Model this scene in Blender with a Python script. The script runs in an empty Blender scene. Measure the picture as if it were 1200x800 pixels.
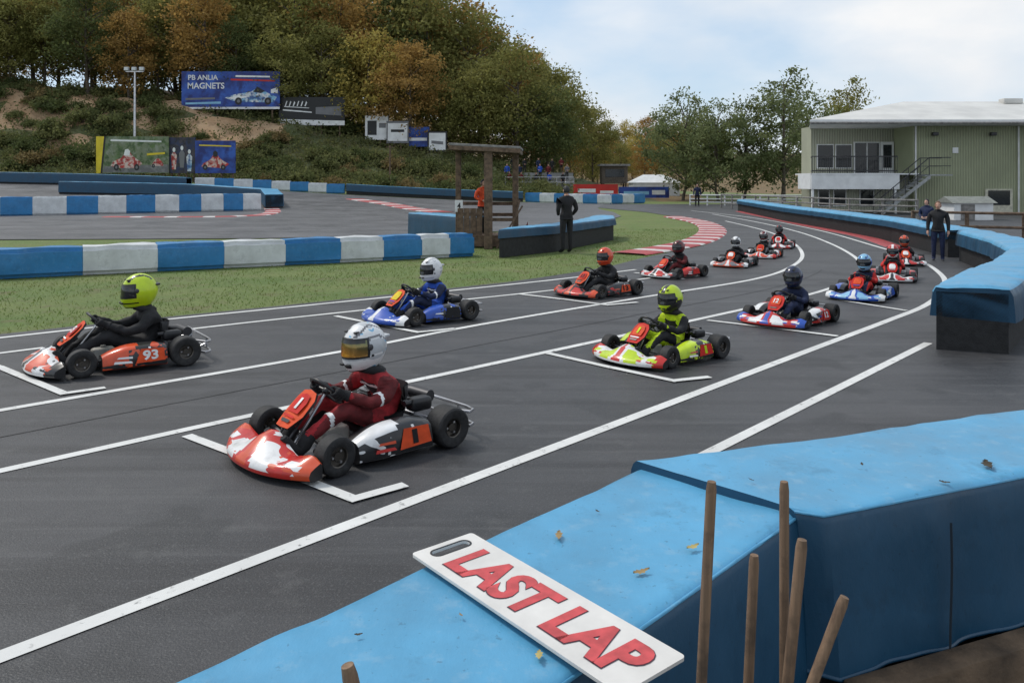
import bpy, bmesh, math, random
import numpy as np
from mathutils import Vector, Matrix, noise as mn
random.seed(7); rng = np.random.default_rng(7)
scene = bpy.context.scene
C = scene.collection
R = math.radians
F = 950.0; H = 2.0; HZ = 212.0
def G(px, py, z=0.0):
    Y = F*(H-z)/(py-HZ); return Vector(((px-600)*Y/F, Y, z))
def XP(px, Y): return (px-600)*Y/F
def ZP(py, Y): return H-(py-HZ)*Y/F
def ss(a, b, x):
    t = min(1, max(0, (x-a)/(b-a))); return t*t*(3-2*t)
HXk = [-300,-60,-40,-27,-17,-8,5,15,40]; HVk = [15,13,11,9,6.5,5,2.2,.6,0]
def T(x, y):
    rise = 2.2*ss(-8,45,-x)*ss(46,75,y)
    hh = float(np.interp(x, HXk, HVk)); bank = ss(79,97,y)
    z = rise*(1-bank)+max(hh,rise)*bank
    return z + ss(97,140,y)*.35*hh + ss(140,300,y)*12

# ------------------------------------------------------------------ materials
MC = {}
def nd(nt, t, **k):
    n = nt.nodes.new(t)
    for a, b in k.items(): setattr(n, a, b)
    return n
def mixc(nt, fac, a, b):
    m = nd(nt, 'ShaderNodeMix', data_type='RGBA')
    for s, v in ((0, fac), (6, a), (7, b)):
        if hasattr(v, 'is_output'): nt.links.new(v, m.inputs[s])
        else: m.inputs[s].default_value = v if s == 0 else (*v[:3], 1)
    return m.outputs[2]
def noise(nt, scale, detail=5, rough=.55, coord='Object', vec=None, dist=0):
    if vec is None:
        tc = nd(nt, 'ShaderNodeTexCoord'); vec = tc.outputs[coord]
    n = nd(nt, 'ShaderNodeTexNoise'); n.inputs['Scale'].default_value = scale; n.inputs['Distortion'].default_value = dist
    n.inputs['Detail'].default_value = detail; n.inputs['Roughness'].default_value = rough
    nt.links.new(vec, n.inputs['Vector']); return n.outputs['Fac']
def ramp(nt, fac, a, b, lo=0, hi=1):
    r = nd(nt, 'ShaderNodeMapRange'); r.inputs['From Min'].default_value = a; r.inputs['From Max'].default_value = b
    r.inputs['To Min'].default_value = lo; r.inputs['To Max'].default_value = hi
    nt.links.new(fac, r.inputs['Value']); return r.outputs['Result']
def base(name):
    m = bpy.data.materials.new(name); m.use_nodes = True
    nt = m.node_tree; return m, nt, nt.nodes['Principled BSDF']
def mat(name, col, rough=.6, metal=0, var=.18, scale=6, bump=0, bscale=40, col2=None, coat=0, lo=.35, hi=.65, spec=.5):
    if name in MC: return MC[name]
    m, nt, p = base(name)
    c1 = tuple(c*(1-var) for c in col); c2 = col2 if col2 else tuple(min(1, c*(1+var)) for c in col)
    f = ramp(nt, noise(nt, scale), lo, hi)
    nt.links.new(mixc(nt, f, c1, c2), p.inputs['Base Color'])
    p.inputs['Roughness'].default_value = rough; p.inputs['Metallic'].default_value = metal
    p.inputs['Coat Weight'].default_value = coat; p.inputs['Specular IOR Level'].default_value = spec
    if bump:
        b = nd(nt, 'ShaderNodeBump'); b.inputs['Strength'].default_value = bump; b.inputs['Distance'].default_value = .02
        nt.links.new(noise(nt, bscale), b.inputs['Height']); nt.links.new(b.outputs['Normal'], p.inputs['Normal'])
    MC[name] = m; return m
def foliage(name, a, b, nscale=.45):
    if name in MC: return MC[name]
    m, nt, p = base(name)
    g = nd(nt, 'ShaderNodeNewGeometry')
    f = ramp(nt, noise(nt, nscale, 3), .35, .65)
    c = mixc(nt, f, a, b)
    hs = nd(nt, 'ShaderNodeHueSaturation'); nt.links.new(c, hs.inputs['Color'])
    nt.links.new(ramp(nt, g.outputs['Random Per Island'], 0, 1, .72, 1.35), hs.inputs['Value'])
    nt.links.new(hs.outputs['Color'], p.inputs['Base Color'])
    p.inputs['Roughness'].default_value = .75; p.inputs['Specular IOR Level'].default_value = .2
    tr = nd(nt, 'ShaderNodeBsdfTranslucent'); nt.links.new(hs.outputs['Color'], tr.inputs['Color'])
    mx = nd(nt, 'ShaderNodeMixShader'); mx.inputs[0].default_value = .45
    nt.links.new(p.outputs[0], mx.inputs[1]); nt.links.new(tr.outputs[0], mx.inputs[2])
    nt.links.new(mx.outputs[0], nt.nodes['Material Output'].inputs['Surface'])
    MC[name] = m; return m

def asphalt_mat(name, k=1.0):
    m, nt, p = base(name)
    big = ramp(nt, noise(nt, .45, 7, .65), .35, .66)
    c = mixc(nt, big, (.028*k,.029*k,.032*k), (.066*k,.066*k,.070*k))
    tc = nd(nt, 'ShaderNodeTexCoord'); mp = nd(nt, 'ShaderNodeMapping')
    mp.inputs['Rotation'].default_value = (0,0,R(-45)); mp.inputs['Scale'].default_value = (.10,1.9,1)
    nt.links.new(tc.outputs['Object'], mp.inputs['Vector'])
    st = ramp(nt, noise(nt, 1.0, 6, .65, vec=mp.outputs['Vector']), .46, .62, 0, .72)
    c = mixc(nt, st, c, (.018*k,.018*k,.020*k))
    st2 = ramp(nt, noise(nt, 2.6, 5, .65, vec=mp.outputs['Vector']), .55, .70, 0, .45)
    c = mixc(nt, st2, c, (.10*k,.10*k,.102*k))
    pt = ramp(nt, noise(nt, .8, 3, .5), .58, .61, 0, .5)
    c = mixc(nt, pt, c, (.020*k,.021*k,.023*k))
    pt2 = ramp(nt, noise(nt, 3.3, 6, .7), .56, .70, 0, .45)
    c = mixc(nt, pt2, c, (.09*k,.09*k,.09*k))
    sp = ramp(nt, noise(nt, 60, 3, .7), .54, .74, 0, .6)
    c = mixc(nt, sp, c, (.14*k,.14*k,.14*k))
    nt.links.new(c, p.inputs['Base Color'])
    nt.links.new(ramp(nt, big, 0, 1, .46, .66), p.inputs['Roughness']); p.inputs['Specular IOR Level'].default_value = .5
    b = nd(nt, 'ShaderNodeBump'); b.inputs['Strength'].default_value = .45; b.inputs['Distance'].default_value = .01
    nt.links.new(noise(nt, 90, 3), b.inputs['Height']); nt.links.new(b.outputs['Normal'], p.inputs['Normal'])
    return m
def worn(name, col, under=(.05,.05,.053), lo=.31, hi=.43, scale=11):
    m, nt, p = base(name)
    a = ramp(nt, noise(nt, scale, 9, .75), lo, hi)
    d = ramp(nt, noise(nt, 1.2, 5, .6), .3, .7)
    cc = mixc(nt, d, tuple(c*.74 for c in col), col)
    nt.links.new(mixc(nt, a, under, cc), p.inputs['Base Color']); p.inputs['Roughness'].default_value = .65
    return m
def tarp_mat(name, col, pale=(.28,.42,.52), k=1):
    m, nt, p = base(name)
    d = ramp(nt, noise(nt, 2.2, 7, .6), .3, .72)
    c = mixc(nt, d, tuple(x*.76 for x in col), tuple(min(1,x*1.15) for x in col))
    c = mixc(nt, ramp(nt, noise(nt, 13, 7, .68), .54, .74, 0, .38*k), c, pale)
    c = mixc(nt, ramp(nt, noise(nt, 4.2, 7, .7), .56, .68, 0, .42), c, tuple(x*.45 for x in col))
    c = mixc(nt, ramp(nt, noise(nt, 48, 3, .6), .66, .72, 0, .5), c, tuple(x*.35 for x in col))
    nt.links.new(c, p.inputs['Base Color'])
    nt.links.new(ramp(nt, d, 0, 1, .36, .6), p.inputs['Roughness'])
    b = nd(nt, 'ShaderNodeBump'); b.inputs['Strength'].default_value = .32; b.inputs['Distance'].default_value = .02
    tc = nd(nt, 'ShaderNodeTexCoord'); mp = nd(nt, 'ShaderNodeMapping'); mp.inputs['Scale'].default_value = (1.7,.7,.6); mp.inputs['Rotation'].default_value = (0,0,.7)
    nt.links.new(tc.outputs['Object'], mp.inputs['Vector'])
    nt.links.new(noise(nt, 6, 4, .5, vec=mp.outputs['Vector']), b.inputs['Height'])
    b2 = nd(nt, 'ShaderNodeBump'); b2.inputs['Strength'].default_value = .15; b2.inputs['Distance'].default_value = .003
    nt.links.new(noise(nt, 160, 2), b2.inputs['Height']); nt.links.new(b.outputs['Normal'], b2.inputs['Normal'])
    nt.links.new(b2.outputs['Normal'], p.inputs['Normal'])
    return m
def ground_mat(name, a, b, dirt, sc=.5):
    m, nt, p = base(name)
    c = mixc(nt, ramp(nt, noise(nt, sc, 6, .6), .35, .65), a, b)
    c = mixc(nt, ramp(nt, noise(nt, sc*2.7, 7, .7), .52, .7), c, dirt)
    f = ramp(nt, noise(nt, 22, 5, .7), .3, .75, .6, 1.35)
    hs = nd(nt, 'ShaderNodeHueSaturation')
    nt.links.new(f, hs.inputs['Value']); nt.links.new(c, hs.inputs['Color'])
    nt.links.new(hs.outputs['Color'], p.inputs['Base Color']); p.inputs['Roughness'].default_value = .9
    b_ = nd(nt, 'ShaderNodeBump'); b_.inputs['Strength'].default_value = .7; b_.inputs['Distance'].default_value = .05
    nt.links.new(noise(nt, 16, 6, .7), b_.inputs['Height']); nt.links.new(b_.outputs['Normal'], p.inputs['Normal'])
    return m
def clad_mat(name, col, scale=1.9):
    m, nt, p = base(name)
    tc = nd(nt, 'ShaderNodeTexCoord')
    w = nd(nt, 'ShaderNodeTexWave', wave_type='BANDS', bands_direction='X', wave_profile='SIN'); w.inputs['Scale'].default_value = scale
    nt.links.new(tc.outputs['Object'], w.inputs['Vector'])
    c = mixc(nt, ramp(nt, noise(nt, .6, 6), .3, .7), tuple(x*.85 for x in col), tuple(x*1.1 for x in col))
    c = mixc(nt, ramp(nt, w.outputs['Fac'], 0, .25), tuple(x*.6 for x in col), c)
    nt.links.new(c, p.inputs['Base Color']); p.inputs['Roughness'].default_value = .5
    b = nd(nt, 'ShaderNodeBump'); b.inputs['Strength'].default_value = .8; b.inputs['Distance'].default_value = .05
    nt.links.new(w.outputs['Fac'], b.inputs['Height']); nt.links.new(b.outputs['Normal'], p.inputs['Normal'])
    return m

ASPH = asphalt_mat('track_asphalt', 1.0); ASPH2 = asphalt_mat('old_asphalt', 1.9)
LINE = worn('worn_white_paint', (.74,.74,.72))
KRED = worn('worn_red_paint', (.42,.060,.065), lo=.3, hi=.45, scale=5); KWHT = worn('worn_kerb_white', (.66,.62,.60), lo=.3, hi=.45, scale=5)
TARP = tarp_mat('blue_tarpaulin', (.085,.32,.53)); TARP_SHADE = tarp_mat('blue_tarpaulin_shaded_side', (.009,.060,.120), (.03,.09,.15), .6)  # second one: same cover for sides and hems, shade painted into its blue
BLUEC = tarp_mat('blue_cover', (.025,.19,.43), (.2,.36,.5), .8)
WHITEC = tarp_mat('white_cover', (.62,.64,.65), (.7,.7,.7), .5)
RUBBER = mat('black_rubber', (.014,.014,.015), .7, var=.4, scale=12, bump=.3, bscale=60)
BLACK = mat('black_plastic', (.012,.012,.014), .4, var=.3)
TYRE = mat('tyre_rubber', (.016,.016,.017), .7, var=.45, scale=30, bump=.2, bscale=120)
STEEL = mat('steel_tube', (.5,.5,.52), .3, metal=.9)
DSTEEL = mat('dark_steel', (.06,.06,.065), .45, metal=.6)
RIMM = mat('rim_alloy', (.10,.09,.08), .35, metal=.8)
ALU = mat('engine_alloy', (.28,.28,.29), .4, metal=.8)
WOOD = mat('weathered_wood', (.13,.085,.055), .8, var=.4, scale=9, bump=.4, bscale=30)
def stick_mat():
    m,nt,p=base('broom_wood'); tc=nd(nt,'ShaderNodeTexCoord'); mp=nd(nt,'ShaderNodeMapping'); mp.inputs['Scale'].default_value=(60,60,3); nt.links.new(tc.outputs['Object'],mp.inputs['Vector'])
    c=mixc(nt,ramp(nt,noise(nt,1,5,.6,vec=mp.outputs['Vector']),.3,.7),(.10,.06,.036),(.26,.165,.10)); c=mixc(nt,ramp(nt,noise(nt,9,5,.7),.5,.7,0,.7),c,(.05,.035,.025))
    nt.links.new(c,p.inputs['Base Color']); p.inputs['Roughness'].default_value=.7; return m
STICK = stick_mat()
GREYW = mat('grey_board', (.22,.21,.20), .8, var=.3, bump=.3)
GLASS = mat('dark_glass', (.012,.016,.02), .08, var=.2)
WHITE = mat('white_paint', (.72,.73,.73), .5, var=.08, scale=2)
SKIN = mat('skin', (.5,.28,.2), .55, var=.08, scale=20)
PAL = dict(red=(.52,.020,.014), orange=(.64,.075,.02), white=(.74,.74,.74), black=(.013,.013,.015), blue=(.018,.08,.42), crimson=(.33,.016,.022),
           navy=(.012,.02,.06), neon=(.50,.66,.012), yellow=(.66,.50,.02), lblue=(.22,.46,.66), dred=(.12,.010,.012), grey=(.16,.16,.17), silver=(.46,.48,.50), brown=(.12,.06,.03), green=(.02,.14,.04))
def paint(c): return mat('gloss_'+c, PAL[c], .3, var=.14, scale=9, coat=.3, lo=.3, hi=.75)
def sticker(c): return mat('sticker_'+c, PAL[c], .6, var=.16, scale=12, spec=.2)
def cloth(c): return mat('cloth_'+c, PAL[c], .85, var=.28, scale=14, bump=.4, bscale=26)
def vinyl(c): return mat('vinyl_'+c, PAL[c], .5, var=.12, scale=1.2)
def livery(c, d, e):
    nm = f'livery_{c}_{d}_{e}'
    if nm in MC: return MC[nm]
    m, nt, p = base(nm); tc = nd(nt, 'ShaderNodeTexCoord')
    ab = nd(nt, 'ShaderNodeVectorMath', operation='ABSOLUTE'); nt.links.new(tc.outputs['Object'], ab.inputs[0])
    mp = nd(nt, 'ShaderNodeMapping'); mp.inputs['Scale'].default_value = (1.5,.5,3.6); mp.inputs['Rotation'].default_value = (.2,.3,.75); nt.links.new(ab.outputs[0], mp.inputs['Vector'])
    f = ramp(nt, noise(nt, 4.2, 0, .3, vec=mp.outputs['Vector']), .585, .59)
    col = mixc(nt, f, PAL[c], PAL[d])
    f2 = ramp(nt, noise(nt, 6.0, 0, .3, vec=mp.outputs['Vector']), .665, .67)
    col = mixc(nt, f2, col, PAL[e])
    vo = nd(nt, 'ShaderNodeTexVoronoi', distance='CHEBYCHEV'); vo.inputs['Scale'].default_value = 19; vo.inputs['Randomness'].default_value = .7
    nt.links.new(tc.outputs['Object'], vo.inputs['Vector'])
    sx = nd(nt, 'ShaderNodeSeparateColor'); nt.links.new(vo.outputs['Color'], sx.inputs[0])
    a = ramp(nt, sx.outputs[0], .74, .745); b = ramp(nt, vo.outputs['Distance'], .20, .21, 1, 0)
    mu = nd(nt, 'ShaderNodeMath', operation='MULTIPLY'); nt.links.new(a, mu.inputs[0]); nt.links.new(b, mu.inputs[1])
    st = mixc(nt, ramp(nt, sx.outputs[1], .5, .51), PAL['white'] if c != 'white' else PAL['black'], PAL[e])
    col = mixc(nt, mu.outputs[0], col, st)
    col = mixc(nt, ramp(nt, noise(nt, 8, 6, .7), .5, .75, 0, .35), col, (.05,.047,.045))
    nt.links.new(col, p.inputs['Base Color']); nt.links.new(ramp(nt, noise(nt, 9), .3, .7, .26, .5), p.inputs['Roughness']); p.inputs['Coat Weight'].default_value = .2
    MC[nm] = m; return m

# ------------------------------------------------------------------ mesh helper
class MB:
    def __init__(s): s.v=[]; s.f=[]; s.m=[]
    def add(s, vs, fs, mi=0, M=None):
        o = len(s.v)
        s.v += [tuple(M @ Vector(v)) if M is not None else tuple(v) for v in vs]
        for k, f in enumerate(fs):
            s.f.append(tuple(i+o for i in f)); s.m.append(mi[k] if isinstance(mi, list) else mi)
    def box(s, c, d, mi=0, M=None):
        x,y,z = c; a,b,h = d[0]/2, d[1]/2, d[2]/2
        vs = [(x+i*a,y+j*b,z+k*h) for k in (-1,1) for j in (-1,1) for i in (-1,1)]
        s.add(vs, [(0,2,3,1),(4,5,7,6),(0,1,5,4),(2,6,7,3),(0,4,6,2),(1,3,7,5)], mi, M)
    def rbox(s, c, d, bev=.02, seg=2, mi=0, M=None):
        bm = bmesh.new(); bmesh.ops.create_cube(bm, size=1)
        for v in bm.verts: v.co = Vector((v.co.x*d[0], v.co.y*d[1], v.co.z*d[2]))
        bmesh.ops.bevel(bm, geom=bm.edges[:], offset=bev, segments=seg, affect='EDGES', profile=.5)
        bm.verts.index_update()
        s.add([v.co+Vector(c) for v in bm.verts], [[v.index for v in f.verts] for f in bm.faces], mi, M); bm.free()
    def grid(s, rows, mi=0, closed=False, M=None, mfun=None):
        n = len(rows[0]); vs = [p for r in rows for p in r]; fs=[]; ms=[]
        for i in range(len(rows)-1):
            for j in range(n if closed else n-1):
                k = (j+1) % n
                fs.append((i*n+j, i*n+k, (i+1)*n+k, (i+1)*n+j)); ms.append(mfun(i,j) if mfun else mi)
        s.add(vs, fs, ms, M)
    def poly(s, pts, mi=0, M=None): s.add(pts, [tuple(range(len(pts)))], mi, M)
    def tube(s, pts, r, n=8, mi=0, closed=False, cap=True, M=None):
        pts = [Vector(p) for p in pts]; N = len(pts)
        rs = r if isinstance(r, (list,tuple)) else [r]*N
        rows=[]; up=None
        for i in range(N):
            a = pts[(i-1)%N] if (i>0 or closed) else pts[i]; b = pts[(i+1)%N] if (i<N-1 or closed) else pts[i]
            t = (b-a).normalized()
            if up is None:
                up = Vector((0,0,1)) if abs(t.z)<.9 else Vector((1,0,0))
            u = (up - t*up.dot(t)).normalized(); up = u; w = t.cross(u)
            rows.append([pts[i]+(u*math.cos(2*math.pi*k/n)+w*math.sin(2*math.pi*k/n))*rs[i] for k in range(n)])
        if closed: rows.append(rows[0])
        s.grid(rows, mi, True, M)
        if cap and not closed:
            s.poly(rows[0][::-1], mi, M); s.poly(rows[-1], mi, M)
    def lathe(s, prof, n=24, mi=0, M=None, mfun=None):
        rows = [[(r*math.cos(2*math.pi*k/n), r*math.sin(2*math.pi*k/n), z) for k in range(n)] for r, z in prof]
        s.grid(rows, mi, True, M, mfun)
    def ell(s, c, r, mi=0, nu=14, nv=10, M=None):
        rows = [[(c[0]+r[0]*math.cos(e)*math.cos(a), c[1]+r[1]*math.cos(e)*math.sin(a), c[2]+r[2]*math.sin(e))
                 for a in [2*math.pi*k/nu for k in range(nu)]] for e in [-math.pi/2*.999+math.pi*.999*i/nv for i in range(nv+1)]]
        s.grid(rows, mi, True, M)
    def mesh(s, name, mats, smooth=40):
        me = bpy.data.meshes.new(name); me.from_pydata(s.v, [], s.f)
        for m in (mats if isinstance(mats, (list,tuple)) else [mats]): me.materials.append(m)
        me.polygons.foreach_set('material_index', s.m)
        if smooth:
            me.polygons.foreach_set('use_smooth', [True]*len(s.f)); me.update()
            try: me.set_sharp_from_angle(angle=R(smooth))
            except Exception: pass
        me.update(); return me
    def build(s, name, mats, parent=None, smooth=40):
        return link(name, s.mesh(name, mats, smooth), parent)
def link(name, me, parent=None):
    o = bpy.data.objects.new(name, me); C.objects.link(o)
    if parent is not None: o.parent = parent
    return o
def tag(o, label, cat, group=None):
    o['label'] = label; o['category'] = cat
    if group: o['group'] = group
    return o
def thing(name, label, cat, loc=(0,0,0), rz=0, group=None, scale=1):
    o = bpy.data.objects.new(name, None); C.objects.link(o); o.location = loc; o.rotation_euler = (0,0,rz)
    o.scale = (scale,)*3; o.empty_display_size = .2
    return tag(o, label, cat, group)
def struct(o): o['kind'] = 'structure'; return o
def frame(o, ex, ey):
    ex = Vector(ex).normalized(); ey = Vector(ey); ey = (ey-ex*ey.dot(ex)).normalized(); ez = ex.cross(ey)
    M = Matrix.Identity(4)
    for i in range(3): M[i][0]=ex[i]; M[i][1]=ey[i]; M[i][2]=ez[i]; M[i][3]=o[i]
    return M
TX = {}
def text_geo(st, w, h, off=0.0, shear=0.0):
    k = (st, off, shear)
    if k not in TX:
        cu = bpy.data.curves.new('t', 'FONT'); cu.body = st; cu.size = 1; cu.offset = off; cu.shear = shear; cu.resolution_u = 4
        ob = bpy.data.objects.new('t', cu); C.objects.link(ob)
        dg = bpy.context.evaluated_depsgraph_get(); me = bpy.data.meshes.new_from_object(ob.evaluated_get(dg))
        TX[k] = ([tuple(v.co) for v in me.vertices], [tuple(p.vertices) for p in me.polygons])
        bpy.data.objects.remove(ob); bpy.data.curves.remove(cu); bpy.data.meshes.remove(me)
    vs, fs = TX[k]
    x0=min(v[0] for v in vs); x1=max(v[0] for v in vs); y0=min(v[1] for v in vs); y1=max(v[1] for v in vs)
    return [((v[0]-(x0+x1)/2)*w/(x1-x0), (v[1]-(y0+y1)/2)*h/(y1-y0), 0) for v in vs], fs
def catmull(P, step=.4):
    P = [Vector(p) for p in P]; Q = [P[0]*2-P[1]]+P+[P[-1]*2-P[-2]]; out=[]
    for i in range(1, len(Q)-2):
        n = max(2, int((Q[i+1]-Q[i]).length/step))
        for k in range(n):
            t=k/n; a,b,c,d = Q[i-1],Q[i],Q[i+1],Q[i+2]
            out.append(.5*((2*b)+(c-a)*t+(2*a-5*b+4*c-d)*t*t+(3*b-a-3*c+d)*t**3))
    out.append(P[-1]); return out
def offs(P, d):
    out=[]
    for i in range(len(P)):
        t = P[min(i+1,len(P)-1)]-P[max(i-1,0)]; t.z=0; t.normalize()
        out.append(P[i]+Vector((-t.y,t.x,0))*d)
    return out
def stripe(name, P, w, z, m):
    L, Rr = offs(P, w/2), offs(P, -w/2); mb = MB()
    mb.grid([[ (a.x,a.y,T(a.x,a.y)+z),(b.x,b.y,T(b.x,b.y)+z)] for a, b in zip(Rr, L)])
    return struct(mb.build(name, m, smooth=0))

# ------------------------------------------------------------------ ground
GRASS = ground_mat('mown_grass', (.105,.165,.036), (.155,.19,.055), (.15,.135,.06))
SCRUB = ground_mat('scrub_bank', (.070,.090,.032), (.12,.125,.048), (.15,.115,.06), .3)
EARTH = ground_mat('bare_earth', (.38,.23,.12), (.48,.33,.20), (.19,.115,.06), .35)
FLOOR = ground_mat('leaf_litter', (.15,.10,.045), (.21,.14,.06), (.085,.08,.034), .3)
xs = [-1500,-700,-350,-220,-160,-130]+list(np.arange(-110,62,1.5))+[70,90,130,200,350,700,1500]
ys = [-60,-20,0,10,20,30,38,43]+list(np.arange(44.5,132,1.5))+[136,145,160,180,210,250,300,420,700,1600]
def bare(x,y):
    z=T(x,y); nz=mn.noise(Vector((x*.13,y*.16,3)))+.6*mn.noise(Vector((x*.4,y*.5,7)))
    lim=7.0 if x<-40 else 6.3
    return (x<-26 and z>lim+nz*4 and nz<.22)
def gm(i, j):
    x = (xs[j]+xs[j+1])/2; y = (ys[i]+ys[i+1])/2
    if y < 79.5: return 0
    if y < 99 and x < 14: return 2 if bare(x,y) else 1
    return 3 if (x < 20 or y > 125) else 0
mb = MB()
mb.grid([[(x,y,T(x,y)-.02+(.9*mn.noise(Vector((x*.3,y*.35,1)))+.5*mn.noise(Vector((x*.7,y*.8,4))) if 82<y<99 and x<12 else 0)) for x in xs] for y in ys], mfun=gm)
struct(mb.build('ground', [GRASS,SCRUB,EARTH,FLOOR], smooth=180))

LB = [(-6,-24),(3.3,-14),(10.6,-6.75),(13.1,-3.6),(16.1,0),(18.4,1.94),(21.6,3.7),(25.5,6.2),(30.2,7.7),(37,9.0),(44,9.2),(52,8.6),(62,6.0),(70,0)]
def leftX(y): return float(np.interp(y, [a for a,b in LB], [b for a,b in LB]))
mb = MB(); rows=[]
for y in np.concatenate([np.arange(-6,10,2), np.arange(10,71,1.0)]):
    x0 = leftX(y)+.08*mn.noise(Vector((y*1.3,0,0))); rows.append([(x0+(90-x0)*t, y, T(x0+(90-x0)*t,y)) for t in (0,.02,.05,.1,.2,.4,.7,1)])
mb.grid(rows); struct(mb.build('road', ASPH, smooth=0))
near = [(-70,27),(-30,27.2),(-17,27.6),(-9,28.2),(-3.8,29.2),(1.5,34),(4.6,40),(6.2,46),(6.5,52),(6,58)]
farr = [(-75,69),(-52,69),(-40,69.2),(-30,69.5),(-22,70),(-14,70.5),(-6,71),(0,72),(4,72),(8,70)]
rows=[]
for (a,b),(c,d) in zip(near,farr):
    rows.append([(a+(c-a)*t, b+(d-b)*t) for t in np.linspace(0,1,34)])
fine=[]
for i in range(len(rows)-1):
    for k in range(6):
        fine.append([((p[0]+(q[0]-p[0])*k/6),(p[1]+(q[1]-p[1])*k/6)) for p,q in zip(rows[i],rows[i+1])])
fine.append(rows[-1])
mb = MB(); mb.grid([[(x,y,T(x,y)+.006) for x,y in r][::-1] for r in fine])
struct(mb.build('track_loop', ASPH2, smooth=0))

def pl(pts, ext=0):
    P = [G(*p) for p in pts]
    if ext: P = [P[0]+(P[0]-P[1]).normalized()*ext]+P
    return catmull(P, .3)
LA=pl([(0,770),(350,637.5),(700,505),(950,410),(1040,376),(1086,357),(1106,338),(1103,322),(1076,305),(1024,288),(955,269),(880,255),(810,247)],5)
LBn=pl([(0,552),(280,490),(560,430),(860,365),(960,342),(1003,325),(1011,314),(1000,300),(972,285),(936,272),(890,261),(835,251)],5)
LC=pl([(0,481),(400,412),(560,381),(750,349),(885,327),(930,311),(940,297),(926,283),(895,270),(850,259)],5)
stripe('track_marking', LA, .105, .005, LINE)
stripe('track_marking', LBn, .1, .005, LINE)
stripe('track_marking', LC, .1, .005, LINE)
stripe('track_marking', pl([(0,414),(230,385),(440,362),(640,341),(760,326),(800,318)],5), .09, .005, LINE)
stripe('track_marking', pl([(0,396),(190,375),(360,358),(640,329),(745,316)],5), .1, .005, LINE)
stripe('track_marking', pl([(740,577),(830,531),(960,466),(1088,402)]), .1, .005, LINE)
for pts in ([(222,512),(320,549),(415,586),(469,571)], [(-40,417),(0,431),(75,462),(118,456)], [(645,415),(720,432),(790,447),(828,443)],
            [(832,376),(900,384),(978,394)], [(395,371),(440,380),(490,390),(530,386)], [(610,345),(660,351),(712,358),(745,355)],
            [(985,352),(1060,364)], [(745,320),(800,327)]):
    P = [G(*p) for p in pts]
    for k,(a,b) in enumerate(zip(P[:-1], P[1:])):
        d = (b-a).normalized()*.04
        stripe('track_marking', [a-d, (a+b)/2, b+d], .09, .009+.002*k, LINE)
SEAM=worn('tar_seam',(.016,.016,.017),(.042,.042,.044),lo=.44,hi=.58,scale=5)
def wob(P,a,s): return [p+Vector((mn.noise(Vector((i*.35,s,0)))*a,mn.noise(Vector((i*.35,s,5)))*a,0)) for i,p in enumerate(P)]
stripe('asphalt_seam',wob(offs(LBn[:70],.85),.015,2),.022,.003,SEAM)

def kerb(P, w, seg, z=.03, wf=.5):
    L, Rr = offs(P, w), P; mb = MB(); d=0; rows=[]; cl=[]
    for i,(a,b) in enumerate(zip(Rr,L)):
        if i: d += (P[i]-P[i-1]).length
        c = (a+b)/2; g=lambda p,h: (p.x,p.y,T(p.x,p.y)+h)
        rows.append([g(a,.0),g(a+(b-a)*.06,z),g(c,z*1.2),g(b+(a-b)*.06,z),g(b,0)]); cl.append(1 if (d/seg)%2>2-2*wf else 0)
    mb.grid(rows, mfun=lambda i,j: cl[i]); return struct(mb.build('kerb', [KRED,KWHT], smooth=0))
kerb(catmull([G(*p) for p in [(757,299),(800,292),(834,284),(851,274),(848,266),(832,260),(800,254)]],.12), 1.1, .75, wf=.34)
kerb(catmull([Vector((x,y,0)) for x,y in [(-22.5,44.4),(-19,44.2),(-15.8,44.8),(-14.2,47),(-14.4,50.5),(-15.5,54)]],.3), 1.0, 1.0, wf=.35)
kerb(catmull([Vector((x,y,0)) for x,y in [(-3.6,51),(-6.2,56),(-8.6,61),(-12,65.5)]],.3), 1.6, 1.3, wf=.35)
P = catmull([Vector((x,y,0)) for x,y in [(11.3,24.5),(12.3,29),(12.75,34),(13.3,40),(14,47),(14.6,53)]],.3)
kerb(P, -.55, 50, .02)

vs=[]; fs=[]
for _ in range(52000):
    y = random.uniform(10.5, 34); x = random.uniform(-13, 8)
    if x > leftX(y)-.05+random.uniform(0,.12) or y > 27.3 and x < 0: continue
    if mn.noise(Vector((x*.9,y*.9,4)))<-.25 and random.random()<.8: continue
    h = random.uniform(.005,.032); a = random.uniform(0,6.28); w=.008; lx,ly = random.gauss(0,.02), random.gauss(0,.02)
    o=len(vs); dx,dy = math.cos(a)*w, math.sin(a)*w
    vs += [(x-dx,y-dy,-.02),(x+dx,y+dy,-.02),(x+lx,y+ly,h)]; fs.append((o,o+1,o+2))
me = bpy.data.meshes.new('grass'); me.from_pydata(vs,[],fs); me.materials.append(foliage('grass_blades',(.11,.18,.038),(.185,.215,.065),.6))
o = link('grass', me); tag(o,'short green grass growing on the verge beside the track','grass'); o['kind']='stuff'

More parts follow.
